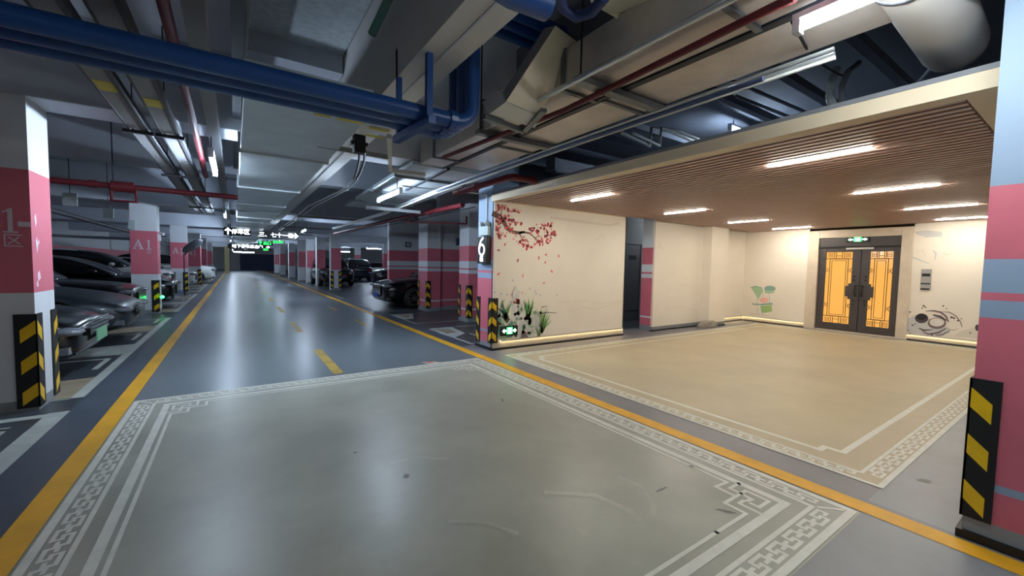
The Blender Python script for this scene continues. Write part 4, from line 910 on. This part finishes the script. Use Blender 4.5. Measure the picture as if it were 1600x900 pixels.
for i, (x, y) in enumerate(((-2.6, 9.6), (-3.4, 13.0))):
    b = MB(); b.box(x-.03, x+.03, y-.03, y+.03, 2.25, SLAB, 'blue_dark'); tag(b.build('hanging_bracket', origin=(x, y, 2.25)), ('dark blue hanger post above the black cars', 'dark blue hanger post beside the A1 pillar top')[i], 'hanger')
pipe('drain_pipe', [(-6.95, 24.0, 2.25), (-2.5, 24.0, 2.2)], .06, 'panel_grey', 'grey drain pipe crossing far behind the parked black cars', 'pipe')
pipe('drain_pipe', [(-3.0, 6.2, 2.32), (-3.0, 30, 2.28)], .05, 'tray_rail', 'dark pipe running above the parked cars behind the A1 pillar', 'pipe')
# ------------------------------------------------------------------ number 6 sign, junction box, CCTV, mirror, signs
SXF = 3.45
t = thing('number_sign', (SXF-.05, 5.87, 1.75), 'lit vertical sign with a white number 6 on the slim pillar', 'sign')
b = MB(); b.box(SXF-.09, SXF, 5.72, 6.02, 1.42, 1.86, 'sign_black'); b.build('sign_case', t, bevel=.004)
b = MB(); fx6 = lambda u, v, w=0: (SXF-.092-w, 5.87-u, 1.57+v); fp = lambda u, v: fx6(u, v)
b.stroke([(.085*math.cos(2*PI*k_/20), .075+.085*math.sin(2*PI*k_/20)) for k_ in range(20)], .030, 'six', fp, closed=True)
b.stroke([(-.085, .08), (-.075, .15), (-.03, .22), (.05, .275)], .030, 'six', fp)
b.text('栋', lambda u, v, w=0: (SXF-.092-w, 5.87-u, 1.46+v), .11, 'six', .002); b.build('glowing_number', t)
t = thing('junction_box', (SXF-.04, 5.86, 1.97), 'pale grey emergency lamp box with two small heads above the number 6', 'lamp')
b = MB(); b.box(SXF-.07, SXF, 5.72, 6.0, 1.88, 2.03, 'sign_body'); b.build('box_body', t, bevel=.006)
for y in (5.77, 5.95): b = MB(); b.lathe([(.001, -.05), (.035, -.045), (.04, 0), (.03, .04), (.001, .045)], (SXF-.05, y, 2.07), (-1, 0, .3), 'panel_grey', 14); b.build('lamp_head', t)
q = at_x(252, 365, -1.60)
t = thing('security_camera', (-1.62, 13.75, 1.95), 'small white security camera on the aisle edge of the A1 pillar', 'camera')
b = MB(); b.box(-1.62, -1.56, 13.70, 13.80, 1.85, 2.02, 'housing'); b.build('mount_box', t, bevel=.004); b = MB(); b.tube([(-1.59, 13.75, 2.04), (-1.50, 13.68, 2.02)], .035, 'housing', 10); b.build('camera_body', t); b = MB(); b.box(-1.56, -1.44, 13.73, 13.77, 1.95, 1.97, 'dark_steel'); b.build('mount_arm', t)
b = MB(); c = Vector((-1.34, 20, 1.9)); 
b.mesh([], [], 'dark_duct')
nv = 20; rings = [(0.001, .06), (.2, .05), (.32, .03), (.40, 0), (.38, -.03), (0.001, -.05)]
b.lathe(rings, c, (.62, -.30, -.75), 'dark_duct', nv); t = thing('convex_mirror', c, 'dark convex mirror tilted out from the pillar over the aisle edge', 'mirror'); b.build('mirror_dome', t)
b = MB(); b.tube([(-1.60, 20.1, 1.55), (-1.36, 20.02, 1.9)], .02, 'dark_steel', 8); b.tube([(-1.62, 20.1, 0), (-1.62, 20.1, 1.6)], .02, 'dark_steel', 8); b.build('mirror_post', t)
for i, (x, y, z) in enumerate(((-2.07, 9.0, 2.27), (-2.2, 12.0, 2.33), (-2.12, 13.55, 2.3))):
    b = MB(); b.box(x-.08, x+.08, y-.012, y+.012, z-.1, z+.1, 'panel_grey'); b.tube([(x, y, z+.1), (x, y, 2.79 if i == 2 else SLAB)], .006, 'dark_steel', 6)
    if i == 2: b = MB(); b.box(x-.03, x+.09, 13.59, 13.628, 2.1, 2.32, 'panel_grey')
    tag(b.build('hanging_panel', origin=(x, y, z)), ('pale blank sign panel hanging beside the near pillar', 'smaller pale sign panel hanging before the A1 pillar', 'small grey plate fixed high on the A1 pillar')[i], 'sign panel')
for i, (X0, X1_, Y, z0, z1, lab, m) in enumerate(((5.05, 5.25, 14.3, 1.98, 2.16, 'small dark framed notice on the pink striped wall behind the sedan', 'dark_steel'), (5.62, 5.98, 11.40, 1.98, 2.2, 'dull blue notice on the partition beside the striped pillar', 'blue_conduit'))):
    b = MB(); b.box(X0, X1_, Y-.015, Y, z0, z1, m); b.box(X0+.03, X1_-.03, Y-.018, Y-.015, z0+.03, z1-.03, 'panel_grey' if i == 0 else 'blue_conduit'); tag(b.build('wall_notice', origin=(X0, Y, z0)), lab, 'notice')
def hang_sign(x0, x1, y, z0, z1, body, size, label, arrow, m='sign_white', green=None):
    t = thing('direction_sign', ((x0+x1)/2, y, z0), label, 'sign')
    b = MB(); b.box(x0, x1, y, y+.08, z0, z1, 'sign_black'); b.build('sign_box', t)
    b = MB(); zc = (z0+z1)/2; h = z1-z0; fn = lambda u, v: (u, y-.004, v)
    tx = (x0+x1)/2
    if arrow == 'up':
        xa = x0+h*.45; b.stroke([(xa, z0+h*.12), (xa, z1-h*.2)], h*.13, m, fn); b.stroke([(xa-h*.3, z1-h*.42), (xa, z1-h*.12), (xa+h*.3, z1-h*.42)], h*.13, m, fn); tx += h*.35
    elif arrow == 'right':
        xa = x1-h*.5; b.stroke([(xa-h*.35, zc), (xa+h*.3, zc)], h*.13, m, fn); b.stroke([(xa, zc+h*.3), (xa+h*.32, zc), (xa, zc-h*.3)], h*.13, m, fn); tx -= h*.35
    if arrow: b.build('lit_arrow', t)
    if body: MB().text(body, lambda u, v, w=0: (tx+u, y-.004, zc-size*.36+v), size, m).build('lit_characters', t)
    for x in (x0+.15, x1-.15): MB().tube([(x, y+.04, z1), (x, y+.04, 2.99 if y < 20 else SLAB)], .008, 'dark_steel', 6).build('suspension_rod', t)
    return t
hang_sign(-.32, .50, 17.9, 2.28, 2.56, '停车区', .19, 'lit overhead sign with an up arrow over the aisle', 'up')
hang_sign(.76, 2.08, 17.9, 2.22, 2.52, '三、七十一栋', .19, 'lit overhead sign listing buildings with an arrow to the side', 'right')
hang_sign(1.15, 1.60, 17.95, 2.06, 2.17, '安全出口', .09, 'small green exit sign hung under the building sign', '', 'green')
hang_sign(-.4, 2.1, 34, 2.2, 2.5, '地下停车库出口', .26, 'long white lit sign far down the aisle', 'right')
hang_sign(1.2, 2.0, 30, 2.35, 2.62, '出口', .22, 'far green exit sign above the aisle', 'up', 'green')
hang_sign(1.2, 2.0, 29.9, 2.0, 2.18, '出口', .14, 'lower far green sign above the aisle', '', 'green')
b = MB(); b.lathe([(.001, 0), (.03, .005), (.04, .03), (.03, .06), (.001, .065)], (-1.57, 13.62, .42), (1, -1, 0), 'indicator', 12); tag(b.build('indicator_lamp', origin=(-1.57, 13.62, .42)), 'small green indicator lamp on the corner guard of the A1 pillar', 'lamp')
b = MB(); b.box(-.1, 2.0, 60.5, 60.8, 2.32, 2.42, 'panel_glow'); b.box(-.1, 2.0, 60.5, 60.8, 2.42, 2.5, 'housing'); tag(b.build('light_panel', origin=(1.2, 60.7, 2.3)), 'broad bright lamp at the far end of the aisle', 'lamp')
b = MB(); b.box(-.9, -.5, 52, 52.4, 0, 2.79, 'lit_post'); tag(b.build('yellow_lit_post', origin=(-.7, 52, 0)), 'far column at the end of the aisle, coloured as lit yellow', 'post')  # far column, the yellow lamplight on it is put into its colour

# ------------------------------------------------------------------ cars
def loft(mb, stations, sec, m, cap=True):
    rings = [sec(*s) for s in stations]; n = len(rings[0]); v = [p for r in rings for p in r]; f = []
    for i in range(len(rings)-1):
        for k in range(n): f.append((i*n+k, i*n+(k+1) % n, (i+1)*n+(k+1) % n, (i+1)*n+k))
    if cap: f.append(tuple(reversed(range(n)))); f.append(tuple((len(rings)-1)*n+k for k in range(n)))
    mb.mesh(v, f, m, True)
def evaluated(o):
    bpy.context.view_layer.update()
    return bpy.data.meshes.new_from_object(o.evaluated_get(bpy.context.evaluated_depsgraph_get()))
STY = {
 'sedan': dict(L=4.8, W=1.84, body=[(0, .62, .28, .68), (-.05, .79, .21, .76), (-.28, .87, .18, .83), (-.75, .90, .18, .88), (-1.25, .915, .18, .93), (-2.4, .92, .18, .95), (-3.7, .91, .18, .97), (-4.4, .88, .2, .98), (-4.7, .80, .26, .92), (-4.8, .62, .34, .8)],
   cab=[(-1.18, .80, .925, .79, .94), (-1.55, .82, .93, .72, 1.14), (-2.05, .83, .92, .64, 1.37), (-2.7, .83, .93, .62, 1.44), (-3.3, .82, .94, .61, 1.41), (-3.85, .80, .95, .62, 1.22), (-4.35, .76, .95, .74, .985)], roof=(-2.0, -3.4), wr=.33, ax=(-.90, -3.68)),
 'sport': dict(L=4.7, W=1.86, body=[(0, .46, .36, .56), (-.05, .74, .26, .64), (-.28, .86, .19, .74), (-.7, .91, .17, .82), (-1.15, .925, .17, .90), (-2.3, .93, .17, .95), (-3.6, .925, .18, 1.0), (-4.3, .89, .22, 1.02), (-4.6, .82, .3, .96), (-4.7, .62, .4, .84)],
   cab=[(-1.0, .80, .875, .79, .89), (-1.45, .83, .9, .70, 1.14), (-2.05, .84, .93, .62, 1.38), (-2.6, .84, .95, .60, 1.44), (-3.3, .83, .97, .58, 1.40), (-3.95, .80, .99, .60, 1.22), (-4.5, .74, 1.0, .72, 1.01)], roof=(-2.0, -2.4), wr=.34, ax=(-.86, -3.72)),
 'suv': dict(L=4.7, W=1.9, body=[(0, .62, .36, .80), (-.06, .80, .28, .90), (-.32, .90, .24, .99), (-.8, .935, .22, 1.04), (-1.15, .945, .22, 1.08), (-2.4, .95, .22, 1.1), (-3.7, .945, .22, 1.12), (-4.4, .93, .25, 1.12), (-4.62, .87, .3, 1.06), (-4.7, .75, .4, .95)],
   cab=[(-1.12, .82, 1.07, .81, 1.09), (-1.5, .85, 1.08, .76, 1.34), (-1.95, .86, 1.09, .70, 1.58), (-2.6, .86, 1.09, .69, 1.68), (-3.6, .85, 1.1, .68, 1.67), (-4.2, .84, 1.1, .68, 1.58), (-4.58, .80, 1.1, .76, 1.14)], roof=(-1.9, -4.2), wr=.36, ax=(-.92, -3.65)),
}
PROTO = {}
def make_car(style, paint):
    S = STY[style]; Wd = S['W']; key = (style, paint); parts = []
    def sec(x, w, zb, zt):
        h = zt-zb
        half = [(0, zb), (w*.82, zb), (w*.95, zb+.16*h), (w, zb+.5*h), (w*.985, zb+.72*h), (w*.93, zb+.9*h), (w*.80, zt-.01), (w*.42, zt+.025), (0, zt+.035)]
        return [(x, y, z) for y, z in half]+[(x, -y, z) for y, z in reversed(half[1:-1])]
    b = MB(); loft(b, S['body'], sec, paint); o = b.build('tmp')
    md = o.modifiers.new('s', 'SUBSURF'); md.levels = 2; md.render_levels = 2
    cut = MB()
    for ax in S['ax']:
        for s in (-1, 1): cut.lathe([(0.001, -.17), (S['wr']+.055, -.17), (S['wr']+.055, .25), (0.001, .25)], (ax, s*(Wd/2-.04), S['wr']), (0, s, 0), 'black', 28, False)
    co = cut.build('tmpcut')
    bo = o.modifiers.new('b', 'BOOLEAN'); bo.object = co; bo.operation = 'DIFFERENCE'; bo.solver = 'EXACT'
    me = evaluated(o); bpy.data.objects.remove(o); bpy.data.objects.remove(co)
    me.polygons.foreach_set('use_smooth', [True]*len(me.polygons))
    parts.append(('body', me))
    def csec(x, wb, zb, wt, zt):
        half = [(0, zb), (wb, zb), (wb*.985+wt*.015, zb+.12*(zt-zb)), (wt*1.03, zt-.05), (wt*.93, zt-.012), (wt*.5, zt+.012), (0, zt+.018)]
        return [(x, y, z) for y, z in half]+[(x, -y, z) for y, z in reversed(half[1:-1])]
    b = MB(); loft(b, S['cab'], csec, 'glass_black'); b.mi(paint); o = b.build('tmp'); md = o.modifiers.new('s', 'SUBSURF'); md.levels = 2; md.render_levels = 2
    me = evaluated(o); bpy.data.objects.remove(o)
    mi = 1
    for p in me.polygons:
        if p.normal.z > .72 and S['roof'][1] < p.center.x < S['roof'][0] or (S['roof'][1] < p.center.x < S['roof'][0] and p.center.z > max(s[4] for s in S['cab'])-.06): p.material_index = mi
        p.use_smooth = True
    parts.append(('cabin', me))
    def add(nm, mb): 
        o = mb.build('tmp'); me = o.data; bpy.data.objects.remove(o); parts.append((nm, me))
    zf = S['body'][1][3]
    zl = S['body'][1][2]
    for s in (-1, 1):
        b = MB(); w1 = S['body'][1][1]
        c = Vector((-.19, s*(w1*.88), zf-.075)); n = 12; vs = []; fs = []
        for j in range(5):
            ph = PI*j/4
            for i in range(n):
                th = 2*PI*i/n; vs.append(c+Vector((.20*math.sin(ph)*math.cos(th)*1.0, s*.0, 0))+Vector((-s*0, .15*math.cos(ph), .055*math.sin(ph)*math.sin(th)))+Vector((-.55*abs(.15*math.cos(ph)) if False else 0, 0, 0)))
        for j in range(4):
            for i in range(n): fs.append((j*n+i, j*n+(i+1) % n, (j+1)*n+(i+1) % n, (j+1)*n+i))
        R = Matrix.Rotation(s*.62, 3, 'Z'); vs = [c+R @ (v-c)+Vector((.055, 0, 0)) for v in vs]
        b.mesh(vs, fs, 'lamp', True); add('headlight', b)
    xn = S['body'][0][0]
    b = MB(); g = S['body'][0]; b.box(-.08, .03, -.42, .42, g[2]+.12, g[3]-.0, 'grille')
    for i in range(4): z = g[2]+.15+i*.045; b.box(.028, .036, -.38, .38, z, z+.012, 'chrome')
    add('grille', b)
    b = MB(); b.box(-.30, -.06, -.6, .6, zl+.03, zl+.11, 'grille'); add('bumper_intake', b)
    for s in (-1, 1):
        b = MB(); b.box(-.20, -.075, s*.70-.07, s*.70+.07, zl+.06, zl+.14, 'lamp'); add('fog_lamp', b)
    b = MB(); b.box(.035, .05, -.22, .22, zl+.12, zl+.26, 'plate_green' if key == ('sport', 'p_black') else ('plate_dark' if style == 'sport' else 'plate_blue')); add('licence_plate', b)
    Lb = -S['L']
    for s in (-1, 1):
        b = MB(); b.box(Lb+.0, Lb+.22, s*.62-.17, s*.62+.17, S['body'][-1][3]-.16, S['body'][-1][3]-.02, 'tail'); add('tail_lamp', b)
        b = MB(); xm = S['cab'][1][0]-.05; b.mesh([(xm+.09*math.cos(a)*math.sin(p_), s*(Wd/2+.08)+.11*math.cos(p_), S['cab'][0][2]+.1+.07*math.sin(a)*math.sin(p_)) for p_ in [PI*j/6 for j in range(7)] for a in [2*PI*i/10 for i in range(10)]], [(j*10+i, j*10+(i+1) % 10, (j+1)*10+(i+1) % 10, (j+1)*10+i) for j in range(6) for i in range(10)], paint, True); add('wing_mirror', b)
    wr = S['wr']; wheels = []
    for ax in S['ax']:
        for s in (-1, 1):
            c = (ax, s*(Wd/2-.115), wr); b = MB()
            b.lathe([(wr*.66, .10), (wr*.72, .105), (wr*.9, .10), (wr*.985, .075), (wr, .03), (wr, -.03), (wr*.985, -.075), (wr*.9, -.10), (wr*.6, -.10), (.001, -.09)], c, (0, s, 0), 'tyre', 32)
            o = b.build('tmp'); tm = o.data; bpy.data.objects.remove(o)
            b = MB(); b.lathe([(wr*.70, .095), (wr*.68, .105), (wr*.62, .08), (wr*.60, .03), (.001, .03)], c, (0, s, 0), 'grille', 32); 
            b.lathe([(wr*.72, .09), (wr*.70, .108), (wr*.64, .104), (wr*.63, .08)], c, (0, s, 0), 'rim', 32)
            b.lathe([(.001, .10), (.05, .098), (.055, .06)], c, (0, s, 0), 'rim', 16)
            for k in range(10):
                a = 2*PI*k/10; d = Vector((math.cos(a), 0, math.sin(a))); cc = Vector(c)+Vector((0, s*.088, 0)); b.obox(cc+d*.03, cc+d*wr*.67, .022, .022, 'rim', Vector((0, s, 0)))
            o = b.build('tmp'); rm = o.data; bpy.data.objects.remove(o); wheels.append((tm, rm))
    PROTO[key] = (parts, wheels)
def car(style, paint, loc, rot, label, cat='car', group=None):
    if (style, paint) not in PROTO: make_car(style, paint)
    parts, wheels = PROTO[(style, paint)]
    r = bpy.data.objects.new('suv' if style == 'suv' else 'car', None); COL.objects.link(r); r.location = loc; r.rotation_euler = (0, 0, rot); tag(r, label, cat, group)
    for nm, me in parts:
        o = bpy.data.objects.new(nm, me); COL.objects.link(o); o.parent = r
    for tm, rm in wheels:
        o = bpy.data.objects.new('wheel', tm); COL.objects.link(o); o.parent = r
        q = bpy.data.objects.new('wheel_rim', rm); COL.objects.link(q); q.parent = o
    return r
car('sport', 'p_black', (-1.45, 7.15, 0), 0, 'black low car with a pale green plate just behind the near lettered pillar')
car('sport', 'p_grey', (-1.42, 9.65, 0), 0, 'charcoal grey car parked next to the black car with the green plate')
car('sedan', 'p_black', (-1.75, 12.15, 0), 0, 'black sedan between the charcoal car and the A1 pillar')
car('sedan', 'p_black', (-1.42, 15.6, 0), 0, 'black sedan with bright headlamps just beyond the A1 pillar')
car('sedan', 'p_maroon', (-1.9, 18.1, 0), 0, 'dark maroon sedan behind the black sedan beyond the A1 pillar')
car('suv', 'p_white', (-2.0, 20.6, 0), 0, 'white car half hidden before the pillar with the convex mirror')
car('sedan', 'p_white', (-1.6, 25.6, 0), 0, 'white sedan between the second and third lettered pillars along the aisle')
car('suv', 'p_white', (-.95, 30.3, 0), 0, 'white car nosing out into the aisle past the pink pillars')
car('suv', 'p_black', (-1.3, 38.5, 0), 0, 'dark car far down the aisle beyond the white nosing car')
car('sedan', 'p_black', (3.72, 13.1, 0), PI, 'glossy black sedan with silver wheels before the pink striped wall')
car('suv', 'p_black', (6.2, 22.6, 0), PI, 'black off-roader parked beyond the pink striped wall end')
car('suv', 'p_navy', (7.6, 35.6, 0), PI/2, 'dark blue off-roader in the row behind the black off-roader')
car('suv', 'p_black', (4.85, 24.6, 0), -PI/2, 'black van beside the pink and white pillar')
car('sedan', 'p_white', (8.2, 39.0, 0), PI, 'white car in the far row behind the dark off-roaders')
car('sedan', 'p_silver', (10.2, 32.0, 0), PI, 'silver car in the far row next to the dark blue off-roader')
car('sedan', 'p_black', (4.2, 37.1, 0), PI, 'black car between the far pillars past the van')

# ------------------------------------------------------------------ world, colour
w = bpy.data.worlds.new('World'); sc.world = w; w.use_nodes = True
w.node_tree.nodes['Background'].inputs['Color'].default_value = (.55, .68, 1, 1); w.node_tree.nodes['Background'].inputs['Strength'].default_value = .0
sc.view_settings.view_transform = 'Standard'; sc.view_settings.look = 'None'; sc.view_settings.gamma = 1; sc.view_settings.exposure = 1.4
sc.view_settings.use_curve_mapping = False
sc.cycles.use_denoising = True
sc.cycles.max_bounces = 8; sc.cycles.diffuse_bounces = 5; sc.cycles.glossy_bounces = 3; sc.cycles.sample_clamp_indirect = 6.0
for o in list(bpy.data.objects):
    if '_o' in o.keys(): del o['_o']
